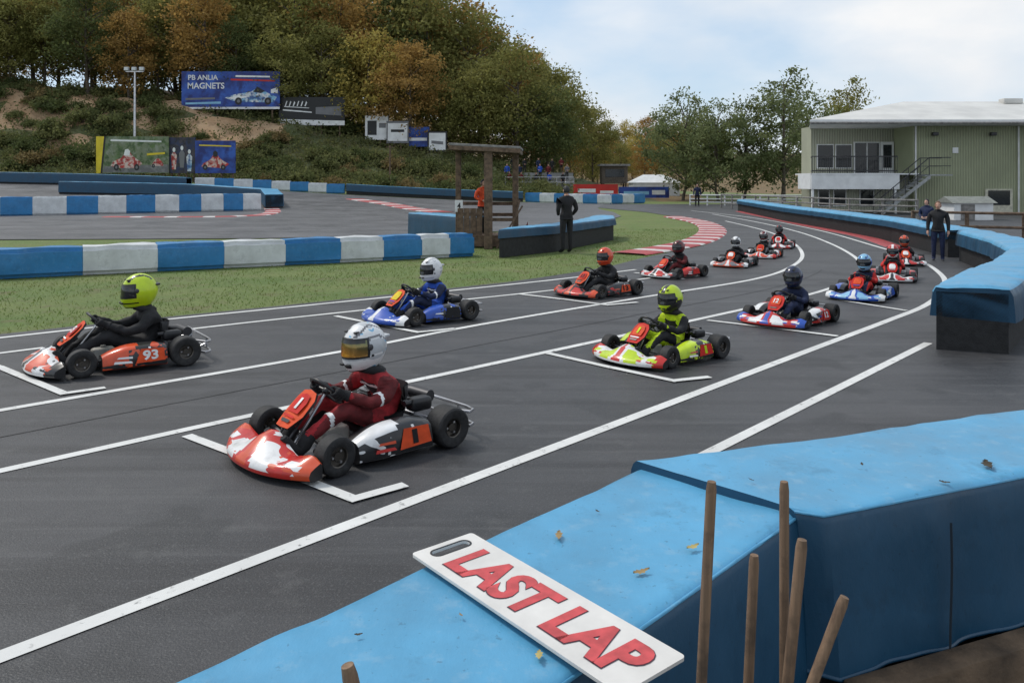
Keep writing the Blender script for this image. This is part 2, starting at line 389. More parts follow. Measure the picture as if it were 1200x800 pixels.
# ------------------------------------------------------------------ soft barriers
def resample(P, N):
    P=[Vector((p[0],p[1])) for p in P]; L=[0]
    for a,b in zip(P[:-1],P[1:]): L.append(L[-1]+(b-a).length)
    return [Vector((np.interp(t,L,[p.x for p in P]),np.interp(t,L,[p.y for p in P]))) for t in np.linspace(0,L[-1],N)]
def tarp_barrier(name, label, far, near, ztop, hemn, hemf, step=.06, amp=.012, group=None, nt=9, seed=0, piping=False, soft=0):
    ln = sum((Vector(b)-Vector(a)).length for a,b in zip(near[:-1],near[1:])); N = max(6,int(ln/step))
    Fp, Np = resample(far,N), resample(near,N)
    root = thing(name, label, 'barrier', (Np[0].x,Np[0].y,T(Np[0].x,Np[0].y)), 0, group); off = Vector(root.location)
    rows=[]; brow=[]; acc=0
    for i,(f,n) in enumerate(zip(Fp,Np)):
        d = (f-n).normalized(); zb = T(n.x,n.y); row=[]
        if i: acc+=(n-Np[i-1]).length
        pinch = soft*(1-abs(math.sin(math.pi*acc/1.3))**.25) if soft else 0
        q=[(-.045,hemn),(-.040,hemn+(ztop-hemn)*.25),(-.034,hemn+(ztop-hemn)*.5),(-.027,hemn+(ztop-hemn)*.75),(-.018,ztop-.03-soft),(-.008+soft*.4,ztop-.006-soft*.3)]
        ns = [(n+d*a, z, 1) for a,z in q]
        ts = [(n+(f-n)*t, ztop+.004+soft*.6*math.sin(math.pi*t)-pinch, 2) for t in np.linspace(.012+soft*1.2,.988-soft*1.2,nt)]
        fs_ = [(f-d*a, z, 3) for a,z in [(-.008+soft*.4,ztop-.006-soft*.3),(-.018,ztop-.03-soft),(-.03,(ztop+hemf)/2),(-.045,hemf)]]
        for p,z,k in ns+ts+fs_:
            v = Vector((p.x,p.y,0)); s3 = Vector((p.x*4,p.y*4,z*3+seed))
            n1 = mn.noise(s3)+.35*mn.noise(s3*2.3)
            if k == 2: v.z = z+amp*.7*n1+amp*.6*mn.noise(Vector((p.x*1.3,p.y*1.3,seed)))
            else:
                s_ = i*step; h = max(0,(ztop-z))/max(.05,ztop-hemn)
                fold = (mn.noise(Vector((s_*3.6,seed,z*.5)))+.6*mn.noise(Vector((s_*8,seed,z*.4))))*2.0*amp*h + amp*n1*.5
                sg = -1 if k==1 else 1
                v += Vector((d.x,d.y,0))*sg*(fold+.01*h-pinch*.6); v.z = z+(.012*mn.noise(Vector((s_*2,9,seed))) if z < ztop-.2 else amp*n1*.4)
            v.z += zb; row.append(v-off)
        rows.append(row)
        a = n+d*.045; b = f-d*.045
        brow.append([Vector((a.x,a.y,zb-.01))-off,Vector((a.x,a.y,zb+ztop-.07))-off,Vector((b.x,b.y,zb+ztop-.07))-off,Vector((b.x,b.y,zb-.01))-off])
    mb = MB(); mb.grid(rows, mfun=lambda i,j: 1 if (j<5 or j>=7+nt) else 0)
    for rr in (rows[0], rows[-1]):
        m = len(rr)//2; mid=[(p+q)/2 for p,q in zip(rr[:m],rr[::-1][:m])]
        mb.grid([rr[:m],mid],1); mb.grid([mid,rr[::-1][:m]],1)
    mb.build('cover', [TARP,TARP_SHADE], root, 45)
    if piping:
        mb = MB(); mb.tube([r[5] for r in rows], .005, 6); mb.build('piping', TARP, root, 60)
        mb = MB(); mb.tube([r[0] for r in rows], .007, 6); mb.build('hem', TARP_SHADE, root, 60)
    mb = MB(); mb.grid(brow, closed=True); mb.poly(brow[0]); mb.poly(brow[-1]); mb.build('tyre_wall', RUBBER, root, 0)
    return root
far1=[(-2.2,.22),(-.739,1.777),(.49,3.09),(.56,3.16)]; near1=[(-1.5,.06),(.10,1.78),(.92,2.66),(.98,2.72)]
tarp_barrier('soft_barrier','nearest blue tarpaulin covered barrier with the white board lying on it', far1, near1, .90,.36,.3,.03,.011,seed=1,nt=15,piping=True)
far2=[(.47,3.10),(2.4,3.80),(5.2,4.85)]; near2=[(.915,2.655),(1.0,2.62),(1.95,3.0),(5.4,4.3)]
b2=tarp_barrier('soft_barrier','blue tarpaulin barrier running off to the right behind the wooden sticks', far2, near2, .925,.42,.3,.03,.013,seed=5,nt=15,piping=True)
mb=MB(); o_=Vector(b2.location); c_=Vector((1.44,2.775,0))-o_; tdir=Vector((.93,.37,0)); ndir=Vector((.37,-.93,0))
mb.grid([[c_+tdir*(u+.004*math.sin(z*11))+ndir*(.072+.004*(u==0))+Vector((0,0,z)) for u in (-.006,0,.006)] for z in np.linspace(.44,.86,9)]); mb.build('seam',mat('seam_dark',(.004,.012,.022),.7),b2,60)
sl=thing('timber_sleeper','old brown timber sleeper on edge under the hem of the right-hand barrier','timber',(1.85,2.83,0),math.atan2(.37,.93)); mb=MB(); mb.rbox((0,0,.215),(1.7,.10,.43),.012,2); mb.build('beam',mat('old_sleeper',(.10,.066,.04),.85,var=.5,scale=5,bump=.6,bscale=18),sl,30)
near3=[(5.0,9.65),(6.2,11.2),(7.5,12.7),(9.2,15),(10.2,17.3),(11.15,20.3)]
far3=[(5.78,9.35),(6.85,10.7),(8.15,12.25),(9.85,14.6),(10.9,17.0),(11.9,20.1)]
tarp_barrier('soft_barrier','blue barrier with black end curling round the right side of the bend', near3, far3, .76,.36,.40,.06,.016,seed=8,soft=.045)
near5=[(9.3,13.2),(11.5,15.2),(14,16.5)]; far5=[(9.9,12.8),(12,14.7),(14.3,15.9)]
tarp_barrier('soft_barrier','short blue barrier farther right behind the curling barrier', near5, far5, .80,.42,.42,.08,.016,seed=9,soft=.04)
near4=[(11.35,21.2),(12.5,26.8),(13.0,33),(13.4,40),(14.2,47),(15,54)]; far4=[(12.2,21.0),(13.3,26.6),(13.8,33),(14.2,40),(15,47),(15.9,54)]
tarp_barrier('soft_barrier','long blue topped barrier on the far outside of the bend before the fence', near4, far4, .74,.42,.48,.15,.012,seed=11,soft=.04)
tarp_barrier('soft_barrier','blue topped black barrier on the grass behind the standing man', [(.1,22.3),(1.9,25.5),(3.0,29.6)], [(-.35,21.1),(1.25,23.0),(3.5,27.6),(3.7,29.4)], .74,.5,.3,.1,.014,seed=14,soft=.03)
tarp_barrier('soft_barrier','short blue covered barrier left of the wooden marshal shelter', [(-3.3,29.6),(-.7,26.2)], [(-3.65,28.6),(-1.25,25.0)], .86,.12,.2,.12,.014,seed=17)
tarp_barrier('soft_barrier','blue barrier sweeping round behind the farther blue and white row', [(-15.4,54.6),(-17.5,60.5),(-24,62.5),(-34,62)], [(-16.2,53.2),(-18.3,59),(-24.3,61.3),(-34,60.8)], .95,.15,.15,.3,.015,seed=20)
tarp_barrier('soft_barrier','topmost blue barrier along the far edge at upper left', [(-52,69),(-40,68),(-27,68.3)], [(-52,67.8),(-40,66.8),(-27,67.2)], .95,.15,.15,.3,.015,seed=23)
tarp_barrier('soft_barrier','long low blue barrier beyond the track loop under the bank', [(-14.6,72.3),(-6,73.2),(1,74.6)], [(-14.6,71.4),(-6,72.3),(1,73.7)], .9,.3,.3,.3,.015,seed=26)

ORD=['first','second','third','fourth','fifth','sixth','seventh','eighth','ninth','tenth','eleventh','twelfth','thirteenth','fourteenth']
def blocks(pts, h, dep, start, where, group):
    for i,(a,b) in enumerate(zip(pts[:-1],pts[1:])):
        a=Vector(a); b=Vector(b); d=b-a; c=(a+b)/2; L=d.length; nrm=Vector((-d.y,d.x)).normalized()
        blue = (i+start)%2==0
        bm=bmesh.new(); bmesh.ops.create_cube(bm,size=1)
        for v in bm.verts: v.co=Vector((v.co.x*(L-.004),v.co.y*dep,v.co.z*h+h/2))
        bmesh.ops.bevel(bm,geom=[e for e in bm.edges if abs((e.verts[0].co-e.verts[1].co).x)>.1],offset=.09,segments=4,affect='EDGES')
        bmesh.ops.subdivide_edges(bm,edges=[e for e in bm.edges if e.calc_length()>.4],cuts=5,use_grid_fill=True)
        for v in bm.verts:
            n=mn.noise(Vector((v.co.x*2.5+i*3,v.co.y*2.5,v.co.z*2.5))); ed=1-(2*abs(v.co.x)/L)**8
            k=math.sin(math.pi*min(1,max(0,v.co.z/h)))*math.cos(math.pi*.9*v.co.x/L)
            v.co.y+= (.02*k+.03*n-.012*(1-ed))*(1 if v.co.y>0 else -1); v.co.z+=(.03*n-.012*(1-ed))*(v.co.z>.1)
        me=bpy.data.meshes.new('barrier_block'); bm.to_mesh(me); bm.free()
        me.materials.append(BLUEC if blue else WHITEC)
        me.polygons.foreach_set('use_smooth',[True]*len(me.polygons)); me.set_sharp_from_angle(angle=R(50))
        o=link('barrier_block',me); p=c+nrm*dep/2; o.location=(p.x,p.y,T(p.x,p.y)-.01); o.rotation_euler=(0,random.uniform(-.007,.007),math.atan2(d.y,d.x)+random.uniform(-.005,.005))
        tag(o,f"{'blue' if blue else 'white'} padded barrier block, {ORD[i]} from the left in {where}",'barrier',group)
bx=[-20,97,185,263,335,400,450,495,528,556]
blocks([G(p,327-p/555*27).xy for p in bx], .61, .75, 0, 'the row along the grass verge', 'blue and white blocks along the verge')
bx=[-40,0,38,78,115,148,182,210,236,262,285,306]
blocks([(XP(p,46+p/305*6),46+p/305*6) for p in bx], 1.08, .9, 1, 'the second row behind the track loop', 'blue and white blocks behind the track loop')
pp=resample([(-27,69),(-21,70.8),(-14.8,71.6)],9)
blocks(pp,.85,.9,1,'the far row under the bank','blue and white blocks under the bank')
pp=resample([(1.2,74),(5,72.5),(8.6,70.5),(12,73)],10)
blocks(pp,.85,.9,0,'the far row by the banners','blue and white blocks by the banners')

# ------------------------------------------------------------------ LAST LAP board, sticks, leaves
def shape2d(loops, ext):
    cu=bpy.data.curves.new('s','CURVE'); cu.dimensions='2D'; cu.fill_mode='BOTH'; cu.extrude=ext
    for lp in loops:
        sp=cu.splines.new('POLY'); sp.points.add(len(lp)-1)
        for p,q in zip(sp.points,lp): p.co=(q[0],q[1],0,1)
        sp.use_cyclic_u=True
    ob=bpy.data.objects.new('s',cu); C.objects.link(ob)
    dg=bpy.context.evaluated_depsgraph_get(); me=bpy.data.meshes.new_from_object(ob.evaluated_get(dg))
    r=([tuple(v.co) for v in me.vertices],[tuple(p.vertices) for p in me.polygons])
    bpy.data.objects.remove(ob); return r
def rrect(cx,cy,w,h,r,n=6):
    out=[]
    for sx,sy in ((1,1),(-1,1),(-1,-1),(1,-1)):
        for k in range(n+1):
            a=R(90*k/n); c_,s_=(math.cos(a),math.sin(a)) if sx*sy>0 else (math.sin(a),math.cos(a))
            out.append((cx+sx*(w/2-r)+r*c_*sx,cy+sy*(h/2-r)+r*s_*sy))
    return out
board=thing('sign_board','white hand-held board with red LAST LAP lettering lying on the blue barrier','sign',(.052,2.075,.928))
M=frame((0,0,0),(.632,-.775,-.006),(.775,.632,.004))
vs,fs=shape2d([rrect(0,0,.815,.215,.012),rrect(-.362,0,.034,.125,.0165)],.004)
mb=MB(); mb.add(vs,fs,0,M); mb.build('board',mat('board_white',(.66,.64,.61),.45,var=.14,scale=7,lo=.3,hi=.8),board,30)
vs,fs=shape2d([rrect(-.362,0,.046,.137,.0225),rrect(-.362,0,.0345,.1255,.0168)],.0006)
mb=MB(); mb.add(vs,fs,0,M@Matrix.Translation((0,0,.0046))); mb.build('handle_trim',BLACK,board,30)
Mt=M@Matrix.Translation((.038,-.003,.0052))
v1,f1=text_geo('LAST LAP',.672,.150,.050,.0); mb=MB(); mb.add([(a,b,c) for a,b,c in v1],f1,0,Mt@Matrix.Translation((.0005,-.001,0))); mb.build('letter_outline',mat('dark_ink',(.07,.03,.05),.5),board,0)
v1,f1=text_geo('LAST LAP',.667,.145,.042,.0); mb=MB(); mb.add(v1,f1,0,Mt@Matrix.Translation((0,0,.0008))); mb.build('lettering',mat('red_ink',(.52,.06,.065),.5,var=.2,scale=24),board,0)
def stick(px,py,Y,px2,lab,r=.0115):
    top=Vector((XP(px,Y),Y,ZP(py,Y))); b=Vector((XP(px2,Y),Y,ZP(800,Y))); d=(b-top)/(top.z-b.z); bot=top+d*(top.z)
    mb=MB(); pts=[bot+(top-bot)*t-bot for t in (0,.35,.7,.985,1)]
    mb.tube(pts,[r,r,r*1.02,r,r*.8],12); o=mb.build('wooden_stick',STICK,None,50); o.location=bot; tag(o,lab,'stick')
stick(834,564,1.72,822,'tall wooden stick left of the pair at the near barrier end')
stick(919,564,1.95,919,'tall wooden stick standing upright against the near barrier corner')
stick(940,632,1.8,923,'slanting wooden stick just right of the upright one at the barrier corner',.0125)
stick(884,650,1.85,877,'darker short wooden stick between the two tallest sticks')
stick(990,699,1.75,952,'short wooden stick leaning furthest right below the blue barrier')
stick(407,779,1.30,412,'wooden stick end poking up at the bottom left edge',.013)
LEAF=[mat('dry_leaf',(.30,.20,.08),.7,var=.3),mat('dark_leaf',(.04,.03,.015),.7,var=.3),mat('yellow_leaf',(.42,.34,.12),.7,var=.3)]
def leaf(px,py,z,k,s,lab):
    p=G(px,py,z); mb=MB(); n=10
    rows=[]
    for i in range(n+1):
        t=i/n; w=.5*math.sin(math.pi*t**.8)*(.8+.35*math.sin(i*2.4))
        rows.append([((t-.5)*s,-w*s*.5,.004+.15*s*abs(t-.5)),((t-.5)*s,0,.001+.004),((t-.5)*s,w*s*.5,.005+.2*s*abs(t-.5))])
    mb.grid(rows); o=mb.build('fallen_leaf',LEAF[k],None,60); o.location=p; o.rotation_euler=(random.uniform(-.15,.15),random.uniform(-.15,.15),random.uniform(0,6)); tag(o,lab,'leaf','fallen leaves on the blue barriers')
for px,py,z,k,s,l in [(655,629,.912,0,.05,'pale brown fallen leaf on the blue cover above the white board'),(752,671,.912,0,.05,'brown fallen leaf on the blue cover right of the red lettering'),
    (812,642,.912,2,.05,'yellowish fallen leaf on the blue cover near the left tall stick'),(632,770,.912,2,.04,'small yellow leaf on blue cover beside the lower board edge'),
    (1158,546,.940,1,.085,'large dark leaf on the right-hand blue barrier'),(1107,566,.940,1,.035,'small dark leaf left of the large dark leaf'),
    (1010,545,.940,1,.025,'tiny dark leaf in the middle of the right-hand blue barrier'),(880,563,.940,1,.025,'tiny dark leaf near the fold between the blue barriers'),
    (540,722,.912,0,.02,'tiny brown leaf on the blue cover left of the board'),(420,745,.912,1,.02,'tiny dark leaf toward the left end of the blue cover'),
    (700,600,.912,1,.018,'tiny dark leaf on the blue cover near the overlap')]: leaf(px,py,z,k,s,l)

# ------------------------------------------------------------------ bodies
def skin_mesh(V, E, Rd, root=0, sub=2):
    me=bpy.data.meshes.new('sk'); me.from_pydata(V,E,[]); ob=bpy.data.objects.new('sk',me); C.objects.link(ob)
    ob.modifiers.new('s','SKIN'); sv=me.skin_vertices[0].data
    for i,r in enumerate(Rd):
        sv[i].radius = r if isinstance(r,tuple) else (r,r); sv[i].use_root = (i==root)
    sb=ob.modifiers.new('u','SUBSURF'); sb.levels=sub; sb.render_levels=sub
    dg=bpy.context.evaluated_depsgraph_get(); dg.update(); m2=bpy.data.meshes.new_from_object(ob.evaluated_get(dg))
    r=([Vector(v.co) for v in m2.vertices],[tuple(p.vertices) for p in m2.polygons])
    bpy.data.objects.remove(ob); return r
V=[(-.20,0,.15),(-.26,0,.25),(-.265,0,.37),(-.235,0,.465),(-.19,0,.555),(-.16,0,.64)]; E=[(0,1),(1,2),(2,3),(3,4),(4,5)]; Rd=[.125,.12,.132,.112,.06,.075]
for s in (-1,1):
    o=len(V); V+=[(-.21,.155*s,.455),(-.11,.23*s,.375),(.01,.25*s,.345),(.11,.20*s,.385),(.205,.152*s,.425)]; Rd+=[.072,.056,.05,.045,.036]; E+=[(3,o),(o,o+1),(o+1,o+2),(o+2,o+3),(o+3,o+4)]
    o=len(V); V+=[(-.14,.10*s,.16),(.03,.14*s,.25),(.20,.165*s,.315),(.34,.145*s,.245),(.49,.12*s,.155)]; Rd+=[.09,.078,.064,.055,.042]; E+=[(0,o),(o,o+1),(o+1,o+2),(o+2,o+3),(o+3,o+4)]
DV,DF=skin_mesh(V,E,Rd,sub=3)
DV=[v+Vector((mn.noise(v*17),mn.noise(v*17+Vector((5,0,0))),mn.noise(v*17+Vector((0,7,0)))))*.008+Vector((0,0,.008*mn.noise(Vector((v.x*9,v.y*9,v.z*38))))) for v in DV]
UV=Vector((.7071,0,.7071)); NV=Vector((-.7071,0,.7071)); SC=Vector((.24,0,.43)); SR=.14
def glove_mb(s):
    mb=MB(); c=SC+Vector((0,SR*s,0)); e1=Vector((0,s,0)); e2=-NV
    for k,(o,ln) in enumerate(((-.032,175),(-.011,200),(.011,205),(.032,190))):
        mb.tube([c+UV*o+(e1*math.cos(R(a))+e2*math.sin(R(a)))*(.028+.004*(j==1)) for j,a in enumerate(np.linspace(-25,ln,7))],[.012,.0125,.012,.0115,.011,.010,.008],7)
    mb.tube([c+UV*(.025+.012*j)+(e1*math.cos(R(a))+e2*math.sin(R(a)))*.028 for j,a in enumerate((-25,-70,-115,-150))],[.014,.013,.012,.009],7)
    M=frame(c+e1*.03+NV*.018,UV,e1); mb.rbox((0,0,0),(.092,.045,.05),.018,3,0,M)
    mb.tube([c+e1*.03+NV*.02,Vector((.20,.155*s,.425)),Vector((.165,.172*s,.41))],[.03,.036,.043],10)
    return mb
def helmet_pt(a,e,k=1.0):
    x=.168*math.cos(e)*math.cos(a)*k; y=.142*math.cos(e)*math.sin(a)*k; z=.172*math.sin(e)*k
    if z<0:
        t=min(1,-z/.13); x+= .045*t*max(0,math.cos(a))**2; y*=1-.10*t
        if math.cos(a)<0: x*=1-.12*t
    return (x,y,z)
def helmet(cfg,parent):
    mats=[livery(*cfg['hl']) if 'hl' in cfg else paint(cfg['h1']),paint(cfg['h2']),BLACK,paint(cfg.get('h3',cfg['h2']))]
    mb=MB(); na,ne=48,28; es=[R(-56)+(R(90)-R(-56))*i/ne for i in range(ne+1)]
    def mf(i,j):
        a=(j+.5)*2*math.pi/na; e=es[i]; p=helmet_pt(a,e)
        if i==0: return 2
        ca=math.cos(a); sw=e+.35*math.cos(2*a)
        if cfg.get('pat')=='band': return 1 if (R(32)<sw<R(50)) or (e<R(-30) and ca>0) else 0
        if cfg.get('pat')=='side': return 1 if (abs(math.sin(a))>.8 and R(-30)<sw<R(2)) else (3 if (R(5)<sw<R(12) and ca<.5) or (R(40)<sw<R(48)) else (2 if R(-44)<e<R(-34) and abs(math.sin(a))<.35 and ca>0 else 0))
        if cfg.get('pat')=='chin': return 1 if sw<R(-22) or (abs(p[1])<.03 and e>R(30)) else 0
        return 1 if (.05<abs(p[1])<.075 and e>R(35)) or (R(-38)<e<R(-30) and ca>.3) else 0
    mb.grid([[helmet_pt(2*math.pi*k/na,e) for k in range(na)] for e in es],closed=True,mfun=mf)
    mb.poly([helmet_pt(2*math.pi*k/na,es[0],.8) for k in range(na)],2)
    mb.rbox((-.155,0,.05),(.05,.15,.02),.008,2,1)
    for s in (-1,1): mb.rbox((.178,.035*s,-.085),(.02,.035,.016),.005,2,2); mb.rbox((.10,.05*s,.125),(.04,.025,.012),.004,2,2)
    h=mb.build('helmet',mats,parent,35); h.location=(-.145+cfg.get('lean',0),0,.712-.1*cfg.get('lean',0)); h.scale=(1.05,1.06,1.08); h.rotation_euler=(0,R(cfg.get('tilt',5)),R(cfg.get('turn',0)))
    mb=MB(); mb.grid([[helmet_pt(R(a),R(e),1.012) for a in np.linspace(-70,70,20)] for e in np.linspace(-15,31,8)]); mb.build('eyeport',BLACK,h,60)
    mb=MB(); mb.grid([[helmet_pt(R(a),R(e),1.028) for a in np.linspace(-64,64,20)] for e in np.linspace(-10,26,8)]); v=mb.build('visor',cfg.get('vm',VIS),h,60)
    mb=MB(); mb.grid([[helmet_pt(R(a),R(e),1.034) for a in np.linspace(-60,60,20)] for e in (19,26)]); mb.build('visor_strip',paint(cfg.get('vs','black')),v,60)
    for s in (-1,1):
        mb=MB(); x,y,z=helmet_pt(R(72*s),R(8),1.03); mb.ell((x,y,z),(.022,.008,.022),0,10,6); mb.build('visor_pivot',DSTEEL,h,60)
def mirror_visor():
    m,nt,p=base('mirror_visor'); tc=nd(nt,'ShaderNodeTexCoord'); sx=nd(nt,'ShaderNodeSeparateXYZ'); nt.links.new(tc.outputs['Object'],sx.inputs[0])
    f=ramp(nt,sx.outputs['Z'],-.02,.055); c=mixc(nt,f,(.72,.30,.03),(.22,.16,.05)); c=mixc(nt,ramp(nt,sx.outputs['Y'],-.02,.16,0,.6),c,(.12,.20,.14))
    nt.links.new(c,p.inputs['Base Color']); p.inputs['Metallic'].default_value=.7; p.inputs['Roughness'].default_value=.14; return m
VIS=mat('smoked_visor',(.012,.013,.016),.08,var=.1,coat=.5); VIS2=mirror_visor()
def driver(cfg,loc,rz,sc):
    root=thing('person',cfg['dl'],'person',loc,rz,'kart drivers on the grid',sc)
    ln=cfg.get('lean',0); dv=[v+Vector((ln*ss(.30,.55,v.z)*(1 if abs(v.y)<.21 and v.x<.05 else 0),0,-.1*ln*ss(.3,.6,v.z))) for v in DV]
    def mi(f):
        c=sum((DV[i] for i in f),Vector())/len(f)
        if 's4' in cfg and c.z>.3 and abs(c.y)>.17 and (-.06<c.x<-.035): return 3
        if 's4' in cfg and c.x>.2 and c.z<.36 and .30<c.x<.33: return 3
        if 's4' in cfg and .40<c.z<.425 and c.x>-.2 and abs(c.y)<.12: return 3
        if abs(c.y)>.17 and c.z>.28 and c.x<.15: return 1
        if c.x>-.02 and abs(c.y)>.17 and c.z<.4: return 1
        if c.z>.53: return 2
        if abs(c.y)<.09 and c.x>-.17 and .34<c.z<.44: return 2
        return 0
    mb=MB(); mb.add(dv,DF,[mi(f) for f in DF]); mb.build('body',[cloth(cfg['s1']),cloth(cfg['s2']),cloth(cfg.get('s3',cfg['s2'])),cloth(cfg.get('s4','white'))],root,180)
    mb=MB(); mb.tube([(-.19+ln*.95+.085*math.cos(a),.095*math.sin(a),.533+.02*math.cos(a)) for a in np.linspace(0,6.283,19)[:-1]],.034,8,closed=True); mb.build('neck_brace',cloth('black'),root,60)
    helmet(cfg,root)
    for s in (-1,1):
        glove_mb(s).build('glove',cloth(cfg.get('gl','black')),root,60)
        mb=MB(); y=.12*s; mb.tube([(.44,y,.185),(.49,y,.12),(.535,y,.085),(.585,y,.12),(.625,y,.175),(.645,y,.21)],[.05,.05,.045,.042,.036,.022],12); mb.build('boot',cloth(cfg.get('bt','black')),root,60)
    return root

# ------------------------------------------------------------------ karts
def tyre_me(r,w):
    h=w/2; pr=[(.062,-h*.8),(r*.72,-h),(r*.9,-h*.98),(r*.975,-h*.86),(r,-h*.6),(r*1.005,0),(r,h*.6),(r*.975,h*.86),(r*.9,h*.98),(r*.72,h),(.062,h*.8)]
    mb=MB(); mb.lathe(pr,28,0,Matrix.Rotation(R(90),4,'X')); return mb.mesh('tyre',TYRE,35)
def wheel_me(w):
    h=w/2; M=Matrix.Rotation(R(90),4,'X'); mb=MB()
    for q in (-1,1): mb.lathe([(.066,q*h*.83),(.069,q*h*.86),(.062,q*h*.8),(.058,q*h*.45),(.030,q*h*.4),(.028,q*h*.62),(0.001,q*h*.62)],24,0,M)
    for s in (-1,1):
        for k in range(3):
            a=k*2.094; mb.box((.042*math.cos(a),s*h*.47,.042*math.sin(a)),(.014,.03,.014),1)
    return mb.mesh('wheel',[RIMM,STEEL],35)
TY={'f':tyre_me(.132,.125),'r':tyre_me(.146,.185)}; WH={'f':wheel_me(.125),'r':wheel_me(.185)}
def kart(cfg):
    px,py,hd,sc=cfg['pos']; loc=G(px,py); rz=R(hd)
    root=thing('racing_kart',cfg['kl'],'kart',loc,rz,'karts on the starting grid',sc)
    P1=livery(cfg['c1'],cfg['c2'],cfg['c3']); P2,P3=paint(cfg['c2']),paint(cfg['c3'])
    rows=[]; ts=np.linspace(-1,1,65)
    for t in ts:
        a=abs(t); y=.57*t; fr=.70+.20*(1-a**2.3); bk=.625-.02*a; top=.165-.03*t*t+.075*math.exp(-(t/.22)**2)+.03*math.exp(-((a-.85)/.12)**2)
        top-=.03*math.exp(-((a-.48)/.14)**2)
        rows.append([(bk,y,.045),(fr-.04,y,.03),(fr-.006,y,.045),(fr,y,.07),(fr-.012,y,.10),(fr-.045,y,.122),(bk+(fr-bk)*.42,y,top*.9),(bk+(fr-bk)*.15,y,top),(bk,y,top-.012)])
    def mf(i,j):
        t=abs((ts[i]+ts[i+1])/2); q=t+.035*(j-4)
        if j==0 or j==8: return 3
        if j==1: return 3
        if j==2: return 1 if t<.8 else 2
        if q<.10: return 2
        if q<.17: return 1
        if .60<q<.68: return 1
        if q>.86: return 2
        return 0
    mb=MB(); mb.grid(rows,closed=True,mfun=mf); mb.poly(rows[0],3); mb.poly(rows[-1][::-1],3)
    nose=mb.build('nose_cone',[P1,P2,P3,BLACK],root,45)
    M=frame((.47,0,.355),(0,1,0),(-.27,0,.24))@Matrix.Scale(.82,4); mb=MB()
    o=[(-.10,-.20),(-.15,-.06),(-.14,.10),(-.10,.165),(0,.18),(.10,.165),(.14,.10),(.15,-.06),(.10,-.20),(0,-.21)]
    cv=lambda p,z:(p[0],p[1],z-1.1*p[0]**2)
    mb.poly([cv(p,.015) for p in o],0,M); mb.grid([[cv(p,-.01) for p in o],[cv(p,.015) for p in o]],1,True,M); mb.poly([cv(p,-.01) for p in o][::-1],1,M)
    panel=mb.build('number_panel',[sticker(cfg['pn']),BLACK],root,30)
    o2=[(-.085,-.06),(-.095,.05),(-.07,.12),(0,.135),(.07,.12),(.095,.05),(.085,-.06)]
    mb=MB(); mb.poly([(p[0],p[1],.018-.5*p[0]**2) for p in o2],0,M); mb.build('number_plate',sticker(cfg.get('pn2','orange')),panel,0)
    mb=MB(); mb.poly([(-.08,-.11,.018),(.08,-.11,.018),(.085,-.09,.018),(-.085,-.09,.018)],0,M); mb.poly([(-.06,-.16,.018),(.06,-.16,.018),(.068,-.13,.018),(-.068,-.13,.018)],1,M); mb.build('panel_graphic',[sticker(cfg['c2']),BLACK],panel,0)
    if cfg.get('no'):
        v,f=text_geo(cfg['no'],.10 if len(cfg['no'])>1 else .035,.11,.03); mb=MB(); mb.add([(a,b+.03,.023) for a,b,c in v],f,0,M); mb.build('number',sticker(cfg.get('nc','white')),panel,0)
    mb=MB()
    for s in (-1,1): mb.tube([(.60,.07*s,.14),(.42,.08*s,.36)],.009,6,0)
    mb.build('panel_bracket',DSTEEL,panel,40)
    for s in (1,-1):
        rows=[]; xsn=np.linspace(-.285,.285,19)
        for x in xsn:
            t=(x+.285)/.57; k=1-.34*max(0,(t-.5)/.5)**2-.10*max(0,(.2-t)/.2); w=1-.10*max(0,(t-.7)/.3)
            rows.append([(x,s*y*(w if y>.4 else 1),z*k+.01) for y,z in ((.30,.045),(.52,.03),(.56,.05),(.565,.105),(.54,.21),(.505,.237),(.40,.247),(.31,.22))])
        if s<0: rows=[r[::-1] for r in rows]
        def mp(i,j,s=s):
            jj=j if s>0 else 6-j
            if jj==1: return 1
            if jj in (4,5): return 0 if i+jj<13 else 1
            if jj in (2,3): return 2 if i-jj*1.2>=7 else 0
            return 3
        mb=MB(); mb.grid(rows,closed=True,mfun=mp); mb.poly(rows[0],3); mb.poly(rows[-1],3)
        pod=mb.build('side_pod',[livery(cfg['p1'],cfg['p1'],cfg['p3']),paint(cfg['p2']),livery(cfg['p3'],cfg['p1'],cfg['c1']),BLACK],root,40)
        if s>0:
            Mp=frame((-.13,.557,.158),(-1,0,0),(0,-.03,.115)); mb=MB()
            mb.poly([(-.135,-.072,.004),(.135,-.065,.004),(.125,.055,.004),(-.085,.062,.004)],0,Mp); mb.build('number_plate',sticker(cfg['pp']),pod,0)
            if cfg.get('no'):
                v,f=text_geo(cfg['no'],.14 if len(cfg['no'])>1 else .045,.095,.035); mb=MB(); mb.add([(a,b-.003,.0075) for a,b,c in v],f,0,Mp); mb.build('number',sticker(cfg.get('sc','white')),pod,0)
            Mq=frame((.12,.558,.145),(-1,0,0),(0,-.03,.115)); mb=MB()
            mb.poly([(-.08,-.045,.003),(.09,-.05,.003),(.075,-.03,.003),(-.07,-.022,.003)],0,Mq); mb.poly([(-.05,.0,.003),(.09,-.008,.003),(.09,.012,.003),(-.035,.015,.003)],1,Mq)
            mb.build('side_graphic',[P2,P3 if cfg['p1']!=cfg['c3'] else paint('white')],pod,0)
    mb=MB(); mb.box((.31,0,.042),(.62,.50,.006)); mb.build('floor_tray',ALU,root,0)
    mb=MB()
